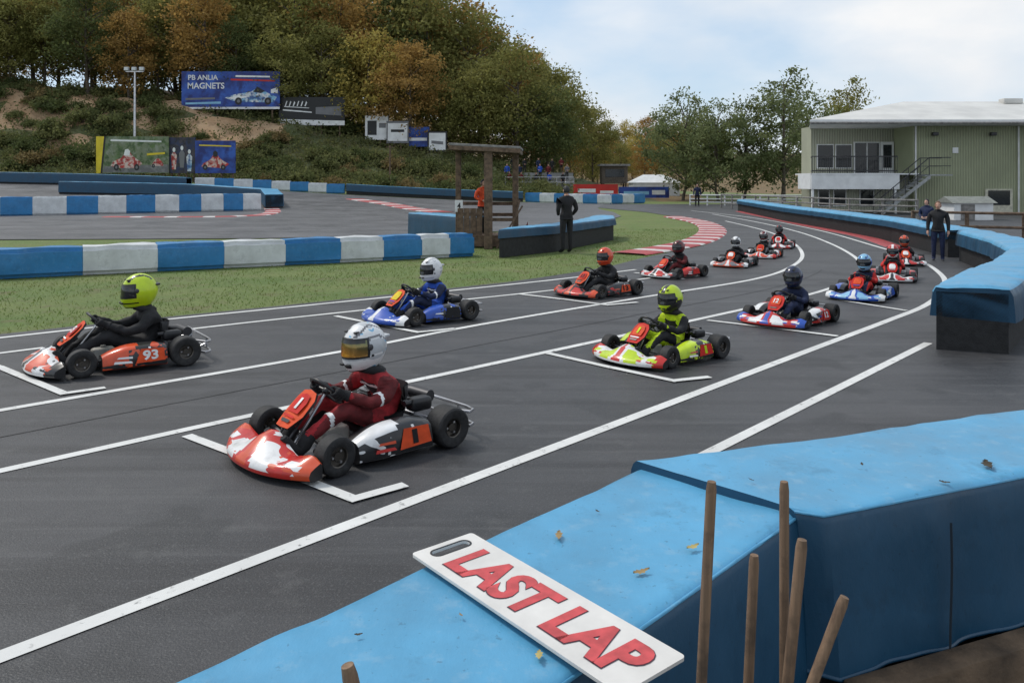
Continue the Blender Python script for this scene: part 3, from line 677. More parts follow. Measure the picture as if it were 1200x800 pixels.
    for s in (-1,1):
        mb.tube([(.62,.20*s,.06),(.40,.24*s,.06),(.1,.30*s,.06),(-.25,.31*s,.06),(-.62,.29*s,.09)],.015,8)
        mb.tube([(.46,.22*s,.10),(.46,.40*s,.13)],.018,8); mb.tube([(.44,.30*s,.13),(.38,.05*s,.12)],.008,6)
        mb.tube([(.30,.26*s,.07),(.30,.40*s,.12),(.0,.46*s,.14),(-.28,.40*s,.12),(-.28,.29*s,.07)],.01,6)
    mb.tube([(.62,-.20,.06),(.62,.20,.06)],.015,8); mb.tube([(.0,-.3,.06),(.0,.3,.06)],.015,8); mb.tube([(-.60,-.29,.09),(-.60,.29,.09)],.015,8)
    mb.build('chassis_frame',DSTEEL,root,40)
    mb=MB(); mb.tube([(-.46,-.5,.146),(-.46,.5,.146)],.02,10); RX=Matrix.Rotation(R(90),4,'X')
    mb.lathe([(.02,-.004),(.09,-.004),(.09,.004),(.02,.004)],20,0,Matrix.Translation((-.46,.20,.146))@RX)
    mb.lathe([(.02,-.004),(.085,-.004),(.085,.004),(.02,.004)],20,0,Matrix.Translation((-.46,-.24,.146))@RX); mb.build('rear_axle',STEEL,root,40)
    mb=MB()
    for z in (.11,.215):
        mb.tube([(-.58,-.36,z),(-.66,-.53,z),(-.71,-.50,z),(-.735,-.40,z),(-.735,.40,z),(-.71,.50,z),(-.66,.53,z),(-.58,.36,z)],.0125,8)
    for s in (-1,1): mb.tube([(-.735,.3*s,.11),(-.735,.3*s,.215)],.011,8); mb.tube([(-.60,.27*s,.09),(-.735,.3*s,.16)],.011,8)
    mb.build('rear_bumper',STEEL,root,40)
    pr=[(.03,.10,.15),(-.06,.068,.165),(-.18,.055,.175),(-.30,.09,.18),(-.375,.20,.185),(-.40,.32,.18),(-.415,.40,.15)]; rows=[]
    for (x,z,w) in pr:
        rows.append([(x+.10*abs(v)**3*(z>.15)*1.0+.0,w*v,z+.15*abs(v)**3*(z<=.21)) for v in np.linspace(-1,1,11)])
    mb=MB(); mb.grid(rows); mb.grid([[(p[0]-.012,p[1]*1.05,p[2]-.008) for p in r][::-1] for r in rows]); mb.build('seat',mat('seat_shell',(.03,.03,.032),.35,var=.2),root,60)
    mb=MB(); mb.tube([SC+(Vector((0,1,0))*math.cos(a)+UV*math.sin(a))*SR for a in np.linspace(0,2*math.pi,25)[:-1]],.0135,8,closed=True)
    for a in (10,170,270): mb.tube([SC,SC+(Vector((0,1,0))*math.cos(R(a))+UV*math.sin(R(a)))*SR],.009,6)
    mb.ell(SC,(.035,.035,.03)); mb.build('steering_wheel',BLACK,root,50)
    mb=MB(); mb.tube([SC,(.50,0,.10)],.011,8); mb.build('steering_column',STEEL,root,40)
    mb=MB(); mb.rbox((.20,0,.115),(.22,.15,.12),.03,3); mb.tube([(.2,0,.17),(.2,0,.195)],.025,10); mb.build('fuel_tank',mat('tank_plastic',(.45,.44,.40),.5),root,40)
    mb=MB(); mb.rbox((-.30,-.27,.14),(.20,.14,.13),.02,2)
    for k in range(6): mb.box((-.30,-.27,.215+.018*k),(.15,.15,.008))
    mb.tube([(-.30,-.27,.2),(-.30,-.27,.33)],.05,12); mb.tube([(-.30,-.27,.33),(-.30,-.27,.37)],.015,8); mb.build('engine',ALU,root,35)
    mb=MB(); mb.tube([(-.38,-.25,.2),(-.48,-.2,.28),(-.55,-.05,.28),(-.58,.14,.27)],[.022,.03,.05,.05],12); mb.build('exhaust',DSTEEL,root,40)
    mb=MB(); mb.rbox((-.40,.24,.27),(.18,.12,.10),.03,3); mb.tube([(-.32,.25,.29),(-.26,.25,.29)],.022,10); mb.tube([(-.32,.21,.29),(-.27,.21,.29)],.018,10); mb.tube([(-.40,.2,.26),(-.34,.0,.24),(-.3,-.2,.24)],.022,8); mb.build('air_box',BLACK,root,40)
    mb=MB(); mb.rbox((-.46,-.23,.24),(.20,.03,.10),.012,2); mb.build('chain_guard',BLACK,root,40)
    for x,y,k in ((.46,.475,'f'),(.46,-.475,'f'),(-.46,.505,'r'),(-.46,-.505,'r')):
        w=link('wheel',WH[k],root); w.location=(x,y,.132 if k=='f' else .146)
        if k=='f': w.rotation_euler=(0,0,R(cfg.get('st',0)))
        link('tyre',TY[k],w)
    driver(cfg,loc,rz,sc)

K=[
 dict(pos=(417,519,-137,1.03),kl='nearest kart, white and red nose with orange side panel numbered 1',dl='driver in red suit with white bands and white helmet with orange visor, nearest kart',
      c1='white',c2='red',c3='orange',pn='orange',pn2='red',p1='black',p2='white',p3='black',pp='orange',no='1',nc='white',sc='black',h1='white',hl=('white','silver','lblue'),h2='silver',h3='grey',pat='side',vm=VIS2,vs='black',s1='crimson',s2='dred',s3='black',s4='white',st=4,turn=6,lean=.07),
 dict(pos=(146,424,-144,1.08),kl='leftmost kart, red and white bodywork with 93 on the red side panel',dl='driver in black suit and neon yellow helmet in the leftmost kart',
      c1='orange',c2='white',c3='black',pn='orange',pn2='red',p1='black',p2='orange',p3='orange',pp='orange',no='93',nc='white',h1='neon',h2='black',pat='plain',s1='black',s2='black'),
 dict(pos=(496,373,-140,.98),kl='blue and white kart with orange front panel, second from the left',dl='driver in blue suit and plain white helmet',
      c1='blue',c2='blue',c3='white',pn='orange',pn2='yellow',p1='black',p2='blue',p3='blue',pp='black',h1='white',hl=('white','white','silver'),h2='silver',s1='blue',s2='navy',s3='black',s4='white'),
 dict(pos=(777,417,-140,.90),kl='neon yellow and white kart with red front panel',dl='driver in black and yellow suit with neon yellow helmet in the yellow kart',
      c1='neon',c2='white',c3='red',pn='red',pn2='orange',p1='black',p2='neon',p3='neon',pp='red',no='1',nc='neon',sc='neon',h1='neon',h2='black',pat='chin',s1='neon',s2='black',s3='black'),
 dict(pos=(703,344,-141,.91),kl='red and black kart behind the blue one, driver with red helmet',dl='driver in black suit and bright red orange helmet',
      c1='red',c2='black',c3='orange',pn='orange',pn2='red',p1='black',p2='black',p3='black',pp='orange',no='13',nc='black',sc='black',h1='orange',h2='red',s1='black',s2='black'),
 dict(pos=(925,376,-134,.87),kl='white, red and blue kart with a driver in dark helmet',dl='driver in navy suit and black helmet',
      c1='white',c2='red',c3='blue',pn='red',pn2='orange',p1='red',p2='white',p3='black',pp='red',no='12',nc='white',h1='navy',h2='black',s1='navy',s2='navy'),
 dict(pos=(791,323,-140,.83),kl='red and white kart alongside the red and white kerb',dl='driver in dark suit and dark red helmet beside the kerb',
      c1='red',c2='white',c3='black',pn='red',pn2='orange',p1='black',p2='red',p3='red',pp='red',h1='dred',h2='black',pat='band',s1='black',s2='dred'),
 dict(pos=(1011,348,-126,.82),kl='bright blue and white kart with red front panel on the right line',dl='driver in blue and red suit with blue helmet',
      c1='lblue',c2='blue',c3='white',pn='red',pn2='orange',p1='blue',p2='blue',p3='white',pp='blue',h1='lblue',h2='blue',pat='side',s1='navy',s2='red'),
 dict(pos=(861,311,-120,.76),kl='grey and orange kart with a driver in white helmet, past the kerb',dl='driver in black suit and white helmet beyond the kerb',
      c1='grey',c2='orange',c3='white',pn='orange',pn2='white',p1='black',p2='grey',p3='black',pp='black',h1='white',h2='grey',pat='band',s1='black',s2='black'),
 dict(pos=(1046,327,-116,.78),kl='red and white kart behind the bright blue one',dl='driver in dark suit and red helmet behind the blue helmet',
      c1='red',c2='white',c3='black',pn='red',pn2='white',p1='black',p2='red',p3='red',pp='white',h1='red',h2='white',pat='chin',s1='black',s2='red'),
 dict(pos=(1060,309,-112,.76),kl='farthest kart of the right line, mostly hidden behind the red one',dl='driver in red suit and orange helmet, last of the right line',
      c1='red',c2='black',c3='white',pn='orange',pn2='white',p1='black',p2='red',p3='red',pp='red',h1='orange',h2='black',s1='crimson',s2='black'),
 dict(pos=(894,301,-118,.75),kl='orange and white kart, second from the back of the left line',dl='driver in black suit with red and black helmet near the back',
      c1='orange',c2='white',c3='red',pn='orange',pn2='red',p1='red',p2='white',p3='white',pp='orange',h1='dred',h2='white',pat='band',s1='black',s2='grey'),
 dict(pos=(913,290,-112,.75),kl='white and red kart at the very back of the left line',dl='driver in dark suit and black helmet at the very back',
      c1='white',c2='red',c3='black',pn='white',pn2='red',p1='black',p2='red',p3='white',pp='red',h1='black',h2='red',s1='black',s2='red'),
]
for c in K: kart(c)

# ------------------------------------------------------------------ standing people
def body_geo(arm):
    V=[(0,0,.96),(0,0,1.10),(.005,0,1.26),(-.005,0,1.40),(-.005,0,1.50),(.01,0,1.58)]; E=[(i,i+1) for i in range(5)]; Rd=[.15,.14,.16,.13,.06,.055]
    fing=[]
    for s in (-1,1):
        o=len(V)
        if arm=='pocket': A=[(-.01,.20*s,1.405),(-.05,.285*s,1.15),(.07,.21*s,.99)]
        elif arm=='front': A=[(0,.20*s,1.405),(-.02,.27*s,1.16),(.20,.10*s,1.08)]
        else: A=[(0,.20*s,1.405),(-.01,.26*s,1.13),(.05,.265*s,.89)]
        V+=A; Rd+=[.082,.062,.042]; E+=[(3,o),(o,o+1),(o+1,o+2)]
        w=Vector(A[2]); d=(w-Vector(A[1])).normalized(); fing.append((w,d,s))
        o=len(V); V+=[(0,.10*s,.90),(.015,.11*s,.52),(-.01,.115*s,.11),(.05,.12*s,.055),(.15,.135*s,.04)]; Rd+=[.105,.075,.055,.045,.036]
        E+=[(0,o),(o,o+1),(o+1,o+2),(o+2,o+3),(o+3,o+4)]
    return skin_mesh(V,E,Rd), fing
def head_mb(mb,mi,M):
    rows=[]
    for e in np.linspace(-math.pi/2*.99,math.pi/2*.99,15):
        r=[]
        for k in range(20):
            a=2*math.pi*k/20; x=.098*math.cos(e)*math.cos(a); y=.078*math.cos(e)*math.sin(a); z=.12*math.sin(e)
            if z<0: y*=1+z*1.8; x+= -z*.12*(math.cos(a)>0)*abs(math.cos(a))
            if abs(a-0)<.2 and -.03<z<.02: x+=.014
            if abs(z-.018)<.012 and .2<min(a,6.283-a)<.6: x-=.008
            r.append((x,y,z))
        rows.append(r)
    mb.grid(rows,mi,True,M)
    mb.tube([(.096,0,.02),(.118,0,-.018),(.10,0,-.03)],[.008,.015,.008],6,mi,M=M)
    for s in (-1,1):
        mb.ell((0,.08*s,0),(.022,.01,.032),mi,8,6,M); mb.ell((.086,.032*s,.018),(.010,.013,.008),3,8,6,M)
    mb.rbox((.096,0,-.058),(.012,.042,.010),.004,1,4,M)
GEO={a:body_geo(a) for a in ('side','pocket','front')}
EYE=mat('eye_dark',(.02,.015,.012),.3); LIP=mat('lips',(.36,.13,.11),.5)
def person(label,x,y,z,face,h,jc,tc,hair,arm='side',group=None,cap=None):
    root=thing('person',label,'person',(x,y,z),R(face),group,h/1.75); (v,f),fing=GEO[arm]; mb=MB()
    def mi(q):
        c=sum((v[i] for i in q),Vector())/len(q)
        return 2 if c.z>1.515 else (0 if c.z>.9 or abs(c.y)>.2 else (1 if c.z>.085 else 5))
    mb.add(v,f,[mi(q) for q in f])
    head_mb(mb,2,Matrix.Translation((.02,0,1.635)))
    if arm!='pocket':
        for w,d,s in fing:
            sd=Vector((0,s,0)); sd=(sd-d*sd.dot(d)).normalized(); fw=d.cross(sd)*s
            mb.tube([w-d*.02,w+d*.03,w+d*.085],[.026,.036,.03],8,2)
            for k,(o,l) in enumerate(((-.028,.07),(-.009,.082),(.010,.076),(.028,.06))):
                p=w+d*.08+fw*o; mb.tube([p,p+d*l*.5-sd*.006,p+d*l*.85-sd*.022,p+d*l-sd*.034],[.010,.0095,.0085,.007],6,2)
            p=w+d*.03-fw*.03; mb.tube([p,p+d*.03-fw*.022,p+d*.062-fw*.026-sd*.01],[.012,.011,.008],6,2)
    mb.build('body',[cloth(jc),cloth(tc),SKIN,EYE,LIP,BLACK],root,70)
    mb=MB(); rows=[]
    for e in np.linspace(-.55,math.pi/2*.99,9):
        rows.append([((.105*math.cos(e)*math.cos(a)-.006)*(1 if math.cos(a)<.35 or e>.55 else .85),.086*math.cos(e)*math.sin(a),.128*math.sin(e)+.006) for a in [2*math.pi*k/20 for k in range(20)]])
    mb.grid(rows,0,True,Matrix.Translation((.018,0,1.637)))
    if cap: mb.rbox((.12,0,1.685),(.09,.13,.012),.005,1)
    mb.build('cap' if cap else 'hair',cloth(cap) if cap else mat('hair_'+hair,PAL[hair],.6,var=.3,scale=40),root,60)
    mb=MB(); mb.tube([(.07*math.cos(a)+.0,.075*math.sin(a),1.495+.015*math.cos(a)) for a in np.linspace(0,6.283,17)[:-1]],.022,8,closed=True); mb.build('collar',cloth(jc),root,60)
    mb=MB(); mb.tube([(.14*math.cos(a),.17*math.sin(a),.90) for a in np.linspace(0,6.283,21)[:-1]],.022,8,closed=True); mb.build('jacket_hem',cloth(jc),root,60)
    return root
person('man in black jacket and trousers standing on the grass by the wooden shelter',1.52,22.6,-.01,118,1.86,'black','black','black','pocket')
person('dark dressed marshal standing on the far track near the trees',XP(817,63),63,0,-95,1.75,'navy','black','black','side')
person('teenager in dark jacket standing before the right-hand barrier',10.75,20.45,-.04,-120,1.52,'black','navy','brown','side')
person('person in dark top behind the barrier left of the teenager',12.9,25.2,-.02,-140,1.45,'navy','black','black','front')

# ------------------------------------------------------------------ marshal shelter
g=Vector((-.68,24.7,-.02)); sh=thing('marshal_shelter','open timber marshal shelter with flat roof on the grass','shelter',g,R(-3))
posts=[(-1.0,.35,3.0,.16),(.02,-.75,2.95,.24),(.78,.15,2.88,.18),(-.2,1.0,2.98,.12),(.72,.98,2.88,.12)]
for x,y,h,w in posts:
    mb=MB(); mb.rbox((x,y,h/2),(w,.15,h),.012,1); mb.build('post',WOOD,sh,30)
mb=MB(); M=Matrix.Translation((-.08,.1,3.0))@Matrix.Rotation(R(3.0),4,'Y')
mb.rbox((0,0,.05),(2.12,2.0,.07),.01,1,0,M); mb.build('roof',GREYW,sh,30)
mb=MB(); mb.rbox((0,-.97,-.05),(2.12,.07,.13),.01,1,0,M); mb.rbox((0,.95,-.05),(2.05,.06,.13),.01,1,0,M); mb.rbox((-1.02,0,-.06),(.06,1.85,.12),.01,1,0,M); mb.rbox((1.02,0,-.06),(.06,1.85,.12),.01,1,0,M); mb.build('beam',WOOD,sh,30)
mb=MB()
for k in range(7): mb.rbox((-.82+.27*k,.35,.36),(.262,1.4,.05),.006,1)
mb.box((0,-.32,.2),(1.9,.05,.3)); mb.build('platform',WOOD,sh,30)
mb=MB()
for z in (.95,1.3): mb.rbox((-.1,1.06,z),(1.8,.03,.11),.006,1)
mb.build('rail',WOOD,sh,30)
mb=MB()
for k in range(4): mb.rbox((-.86+.19*k,-.28,.62),(.18,.03,1.15),.006,1)
mb.build('panel',WOOD,sh,30)
mb=MB(); mb.box((.42,-.2,.85),(.75,.05,.1)); M2=frame((.25,-.55,.0),(.75,.25,1.25),(0,1,0)); mb.rbox((.75,0,0),(1.5,.10,.05),.005,1,0,M2); M2=frame((.55,-.3,.0),(.35,.25,1.35),(0,1,0)); mb.rbox((.75,0,0),(1.5,.12,.05),.005,1,0,M2); mb.build('brace',WOOD,sh,30)
person('marshal in orange red jacket half hidden behind the thick post of the wooden shelter',-.90,25.15,.37,-60,1.66,'orange','black','black','front')
sg=thing('marshal_sign','small white board with a black 4 beside the shelter post','sign',(-1.62,24.75,.98)); mb=MB(); mb.rbox((0,0,.25),(.24,.025,.36),.006,1); mb.build('board',WHITE,sg,0)
v,f=text_geo('4',.11,.19,.02); mb=MB(); mb.add(v,f,0,frame((0,-.016,.26),(1,0,0),(0,0,1))); mb.build('number',BLACK,sg,0)
mb=MB(); mb.tube([(0,.03,-.98),(0,.03,.3)],.025,8); mb.build('post',WOOD,sg,30)
fl=thing('marshal_flag','folded red flag on the ground at the right foot of the shelter','flag',(.36,23.9,0)); rows=[[(.22*(1-t)*math.cos(a)+.1*t,.10*math.sin(a),.8*t) for a in np.linspace(0,6.283,14)[:-1]] for t in np.linspace(0,1,6)]
mb=MB(); mb.grid(rows,0,True); mb.build('cloth',cloth('dred'),fl,60)

# ------------------------------------------------------------------ clubhouse
CLAD=clad_mat('green_cladding',(.33,.355,.22)); CLAD2=clad_mat('pale_cladding',(.41,.42,.32)); ROOFM=mat('roof_sheet',(.58,.57,.54),.5,var=.12,scale=.5)
cb=thing('clubhouse','two storey green clad clubhouse with pale hipped roof and balcony','building',(0,0,0))
mb=MB(); mb.box((33,56.5,2.75),(16,12,5.6)); mb.build('wall',CLAD,cb,0)
mb=MB(); mb.box((22.3,54.0,4.0),(5.4,1.8,3.1)); mb.build('upper_wall',CLAD2,cb,0)
mb=MB(); mb.box((22.0,52.1,1.2),(6.0,2.2,2.36)); mb.build('lower_wall',CLAD2,cb,0)
mb=MB(); mb.box((21.7,51.2,2.42),(6.6,2.9,.08)); mb.box((21.1,49.82,1.98),(5.4,.08,.98)); mb.box((18.42,51.0,1.98),(.08,2.2,.98)); mb.build('balcony',WHITE,cb,0)
mb=MB()
for z in (2.62,3.5): mb.tube([(18.45,49.85,z),(23.7,49.85,z)],.035,6); mb.tube([(18.45,49.85,z),(19.4,52.6,z)],.035,6)
for k in range(40): x=18.45+k*5.25/39; mb.tube([(x,49.85,2.46),(x,49.85,3.5)],.03 if k%8==0 else .014,6)
mb.build('railing',DSTEEL,cb,30)
mb=MB()
for x in (18.5,23.6): mb.box((x,49.9,1.2),(.12,.12,2.4))
mb.build('balcony_post',WHITE,cb,0)
for x in (20.5,21.7):
    mb=MB(); mb.box((x,53.06,3.6),(1.1,.06,1.6)); w=mb.build('window',WHITE,cb,0); mb=MB(); mb.box((x,53.02,3.6),(.98,.03,1.46)); mb.build('pane',GLASS,w,0)
mb=MB(); mb.box((23.2,53.05,3.5),(1.7,.08,2.1)); w=mb.build('door',WHITE,cb,0); mb=MB(); mb.box((22.8,53.0,3.5),(.72,.04,1.95)); mb.box((23.62,53.0,3.5),(.72,.04,1.95)); mb.build('pane',GLASS,w,0)
mb=MB(); mb.box((24.5,52.95,3.5),(.85,.08,2.1)); w=mb.build('door',WHITE,cb,0); mb=MB(); mb.box((24.5,52.9,3.6),(.55,.04,1.5)); mb.build('pane',GLASS,w,0)
for x,wd in ((20.6,.7),(19.6,.6),(22.3,.8)):
    mb=MB(); mb.box((x,50.97,.95),(wd+.12,.06,1.1)); w=mb.build('window',WHITE,cb,0); mb=MB(); mb.box((x,50.93,.95),(wd,.03,.98)); mb.build('pane',GLASS,w,0)
mb=MB(); mb.box((30.3,50.47,.75),(1.7,.08,1.5)); w=mb.build('door',mat('cream_frame',(.5,.48,.38),.5),cb,0); mb=MB(); mb.box((30.3,50.42,.95),(1.35,.03,.9)); mb.build('pane',GLASS,w,0)
mb=MB(); mb.box((27.6,50.47,3.9),(.35,.06,.35)); mb.build('vent',WHITE,cb,0)
c=[(18.0,49.0,5.7),(42,49.0,5.7),(42,63.6,5.7),(23.4,63.6,5.7)]; r0=(27.2,56.3,7.5); r1=(37,56.3,7.5)
mb=MB(); mb.poly([c[0],c[1],r1,r0]); mb.poly([c[1],c[2],r1]); mb.poly([c[2],c[3],r0,r1]); mb.poly([c[3],c[0],r0])
ro=mb.build('roof',ROOFM,cb,0)
mb=MB(); d=[(x,y,5.42) for x,y,z in c]; mb.grid([d,c],0,True); mb.poly(d[::-1]); mb.build('fascia',WHITE,ro,0)
mb=MB(); mb.tube([(18.0,48.93,5.5),(42,48.93,5.5)],.07,8); mb.build('gutter',GREYW,ro,30)
mb=MB(); mb.rbox((34.2,55.6,7.45),(1.3,.7,.36),.05,2); mb.build('roof_vent',ROOFM,ro,30)
mb=MB()
for x in (25.1,31.5): mb.tube([(x,50.4,0),(x,50.4,5.4)],.05,8)
mb.build('downpipe',WHITE,cb,30)
for x in (26.2,29.8):
    mb=MB(); mb.rbox((x,50.2,4.9),(.35,.25,.22),.03,2); mb.box((x,50.4,4.95),(.06,.2,.06)); mb.build('floodlight',DSTEEL,cb,30)
st=MB()
for k in range(11): st.box((25.0-.26*k,49.3,2.3-.21*k),(.28,1.0,.05))
for y in (48.78,49.82): st.add([(25.2,y,2.4),(22.2,y,.05),(22.2,y,-.15),(25.2,y,2.15)],[(0,1,2,3)])
st.box((25.8,49.4,2.35),(1.4,1.3,.08)); stc=st.build('staircase',mat('galvanised',(.32,.33,.33),.5,metal=.4),cb,0)
mb=MB()
for y in (48.75,49.85):
    mb.tube([(26.4,y,3.4),(25.1,y,3.4),(22.2,y,1.0)],.03,6); mb.tube([(26.4,y,2.9),(25.1,y,2.9),(22.2,y,.55)],.02,6)
    for k in range(5): x=25.1-.72*k; z=2.35-.583*k; mb.tube([(x,y,z),(x,y,z+1.05)],.025,6)
mb.build('handrail',DSTEEL,stc,30)
s=thing('storage_shed','small white shed with pitched roof beside the clubhouse','shed',(XP(1132,42),42,0)); mb=MB(); mb.box((0,0,.4),(2.0,1.4,.95)); mb.build('wall',WHITE,s,0)
mb=MB(); mb.add([(-1.15,-.85,.87),(1.15,-.85,.87),(1.15,.85,.87),(-1.15,.85,.87),(-1.15,0,1.2),(1.15,0,1.2)],[(0,1,5,4),(2,3,4,5),(0,4,3),(1,2,5)]); mb.build('roof',mat('felt',(.2,.21,.19),.8),s,0)
mb=MB(); mb.box((-.3,-.715,.4),(.7,.03,.8)); mb.build('door',GREYW,s,0)
def rail_fence(label,pts,h,m,n,cat='fence',rails=(.5,.95)):
    P=resample(pts,n); o=thing('rail_fence',label,cat,(P[0].x,P[0].y,T(P[0].x,P[0].y))); z0=o.location.z
    for p in P: 
        mb=MB(); mb.rbox((p.x-P[0].x,p.y-P[0].y,T(p.x,p.y)-z0+h/2),(.1,.1,h),.01,1); mb.build('post',m,o,30)
    for r in rails:
        mb=MB()
        for a,b in zip(P[:-1],P[1:]): mb.tube([(a.x-P[0].x,a.y-P[0].y-.06,T(a.x,a.y)-z0+h*r),(b.x-P[0].x,b.y-P[0].y-.06,T(b.x,b.y)-z0+h*r)],.045,6)
        mb.build('rail',m,o,30)
    return o
rail_fence('brown post and rail fence behind the right-hand barrier',[(13.6,27.5),(16,26),(24,23.5)],1.0,WOOD,8)
rail_fence('pale rail fence along the far right of the track before the clubhouse',[(15.5,60),(17,52),(18.5,44.5),(21,42)],1.05,GREYW,12,rails=(.35,.65,.95))
rail_fence('white low fence beneath the trees beyond the bend',[(14.5,66),(25,63)],.9,WHITE,9,rails=(.3,.6,.95))

# ------------------------------------------------------------------ far signs and structures
def signboard(name,label,px0,px1,py0,py1,Y,m,posts=True,yaw=0):
    x0,x1=XP(px0,Y),XP(px1,Y); z0,z1=ZP(py1,Y),ZP(py0,Y); cx=(x0+x1)/2; gz=T(cx,Y)
    o=thing(name,label,'sign',(cx,Y,gz),R(yaw)); w=x1-x0; h=z1-z0; cz=(z0+z1)/2-gz
    mb=MB(); mb.box((0,0,cz),(w,.12,h)); p=mb.build('panel',m,o,0)
    if posts:
        for k in (-.42,-.14,.14,.42):
            mb=MB(); mb.box((k*w,.16,(cz-h/2-.8)/2+h*.2),(.16,.16,max(.8,cz-h/2+.8)+h*.4)); mb.build('post',WOOD,o,0)
    def tr(u,v,d=.0): return (u*w-w/2,-.065-d,cz-h/2+v*h)
    return o,p,tr,w,h,cz
def shape(p,tr,pts,m,name='graphic',d=.006):
    mb=MB(); mb.poly([tr(u,v,d) for u,v in pts]); return mb.build(name,m,p,0)
def words(p,tr,txt,u,v,w,h,m,off=.02,d=.012):
    vs,fs=text_geo(txt,w,h,off); x,y,z=tr(u,v,d); mb=MB(); mb.add(vs,fs,0,frame((x,y,z),(1,0,0),(0,0,1))); return mb.build('lettering',m,p,0)
def photo_mat(name,cols,sc=1.2):
    m,nt,p=base(name); c=cols[0]
    for k,cc in enumerate(cols[1:]): c=mixc(nt,ramp(nt,noise(nt,sc*(1+.6*k),3+k,.6),.46,.58),c,cc)
    nt.links.new(c,p.inputs['Base Color']); p.inputs['Roughness'].default_value=.5; return m
VB=photo_mat('banner_blue',[(.02,.06,.30),(.03,.11,.46),(.012,.025,.16)],.35); VK=mat('banner_black',(.012,.012,.013),.5)
W_=vinyl('white'); RD=vinyl('red'); YL=vinyl('yellow'); LBL=vinyl('lblue'); BK=vinyl('black'); GY=vinyl('grey')
CAR=photo_mat('printed_car',[(.22,.46,.66),(.66,.68,.7),(.05,.12,.3)],1.1); KARTP=photo_mat('printed_kart',[(.5,.03,.02),(.30,.02,.02),(.62,.5,.45)],1.6)
def wheel_shape(p,tr,u,v,ru,rv,d): shape(p,tr,[(u+ru*math.cos(a),v+rv*math.sin(a)) for a in np.linspace(0,6.28,14)[:-1]],BK,d=d); shape(p,tr,[(u+ru*.45*math.cos(a),v+rv*.45*math.sin(a)) for a in np.linspace(0,6.28,10)[:-1]],GY,d=d+.004)
o,p,tr,w,h,cz=signboard('billboard','large dark blue billboard with white lettering on the bank',213,328,84,128,95,VB)
words(p,tr,'PB ANLIA',.22,.84,3.5,.6,W_); words(p,tr,'MAGNETS',.25,.62,4.3,.72,W_)
shape(p,tr,[(0,0),(1,0),(1,.06),(0,.05)],W_); shape(p,tr,[(.04,.12),(.40,.14),(.40,.20),(.04,.17)],LBL,d=.004); shape(p,tr,[(.04,.24),(.34,.26),(.34,.31),(.04,.29)],GY,d=.004)
shape(p,tr,[(.44,.30),(.52,.22),(.62,.18),(.94,.18),(.97,.32),(.90,.40),(.83,.50),(.77,.58),(.71,.46),(.62,.42),(.54,.39)],CAR,d=.006); shape(p,tr,[(.46,.29),(.56,.24),(.68,.33),(.58,.37)],W_,d=.01); shape(p,tr,[(.73,.46),(.77,.60),(.85,.48),(.81,.42)],BK,d=.01)
for u in (.58,.88): wheel_shape(p,tr,u,.21,.036,.10,.014)
shape(p,tr,[(.91,.42),(.98,.42),(.98,.58),(.91,.52)],W_,d=.012); shape(p,tr,[(.50,.76),(.95,.73),(.95,.77),(.50,.81)],RD); shape(p,tr,[(.55,.85),(.9,.84),(.9,.88),(.55,.90)],W_)
o,p,tr,w,h,cz=signboard('billboard','black billboard with white foot strip right of the large blue one',327,404,114,147,95.5,VK)
shape(p,tr,[(0,0),(1,0),(1,.16),(0,.22)],W_); shape(p,tr,[(.06,.52),(.5,.44),(.5,.48),(.06,.57)],W_); shape(p,tr,[(.56,.40),(.95,.34),(.95,.68),(.56,.64)],GY)
for k in range(6): shape(p,tr,[(.09+.06*k,.68),(.105+.06*k,.67),(.13+.06*k,.86-.03*(k%3)),(.115+.06*k,.86)],W_)
shape(p,tr,[(.08,.65),(.46,.60),(.46,.62),(.08,.68)],W_)
o,p,tr,w,h,cz=signboard('billboard','white board with grey picture on the bank below the trees',428,455,136,164,95.4,W_); shape(p,tr,[(.1,.2),(.5,.2),(.5,.8),(.1,.8)],BK); shape(p,tr,[(.6,.5),(.9,.5),(.9,.7),(.6,.7)],GY)
o,p,tr,w,h,cz=signboard('billboard','white and grey board second of the row on the bank',453,479,142,168,95,GY); shape(p,tr,[(.06,.1),(.94,.1),(.94,.9),(.06,.9)],W_); shape(p,tr,[(.2,.5),(.8,.5),(.8,.62),(.2,.62)],BK,d=.01)
o,p,tr,w,h,cz=signboard('billboard','small dark blue board between two white boards on the bank',477,503,149,172,95.5,VB); shape(p,tr,[(.1,.3),(.9,.3),(.9,.45),(.1,.45)],W_)
o,p,tr,w,h,cz=signboard('billboard','rightmost white board with dark frame on the bank',501,524,154,178,95,BK); shape(p,tr,[(.08,.08),(.92,.08),(.92,.92),(.08,.92)],W_); shape(p,tr,[(.2,.4),(.8,.35),(.8,.5),(.2,.55)],GY,d=.01)
o,p,tr,w,h,cz=signboard('banner','wide banner with red race kart picture at the foot of the bank',113,198,160,203,79.5,photo_mat('banner_photo',[(.10,.16,.05),(.24,.26,.20),(.05,.09,.03),(.16,.19,.11)],.9))
shape(p,tr,[(0,0),(.06,0),(.11,1),(.0,1)],YL); shape(p,tr,[(.06,0),(.085,0),(.135,1),(.11,1)],BK); shape(p,tr,[(.2,.87),(.9,.84),(.9,.88),(.2,.92)],W_); shape(p,tr,[(.09,.02),(1,.02),(1,.24),(.11,.18)],photo_mat('printed_tarmac',[(.13,.13,.135),(.2,.2,.2)],1.5))
shape(p,tr,[(.2,.20),(.30,.14),(.55,.14),(.64,.26),(.58,.36),(.51,.46),(.47,.56),(.40,.56),(.35,.42),(.24,.32)],KARTP,d=.01); shape(p,tr,[(.38,.48),(.46,.48),(.47,.60),(.44,.66),(.40,.64)],W_,d=.014)
for u in (.28,.56): wheel_shape(p,tr,u,.16,.036,.09,.016)
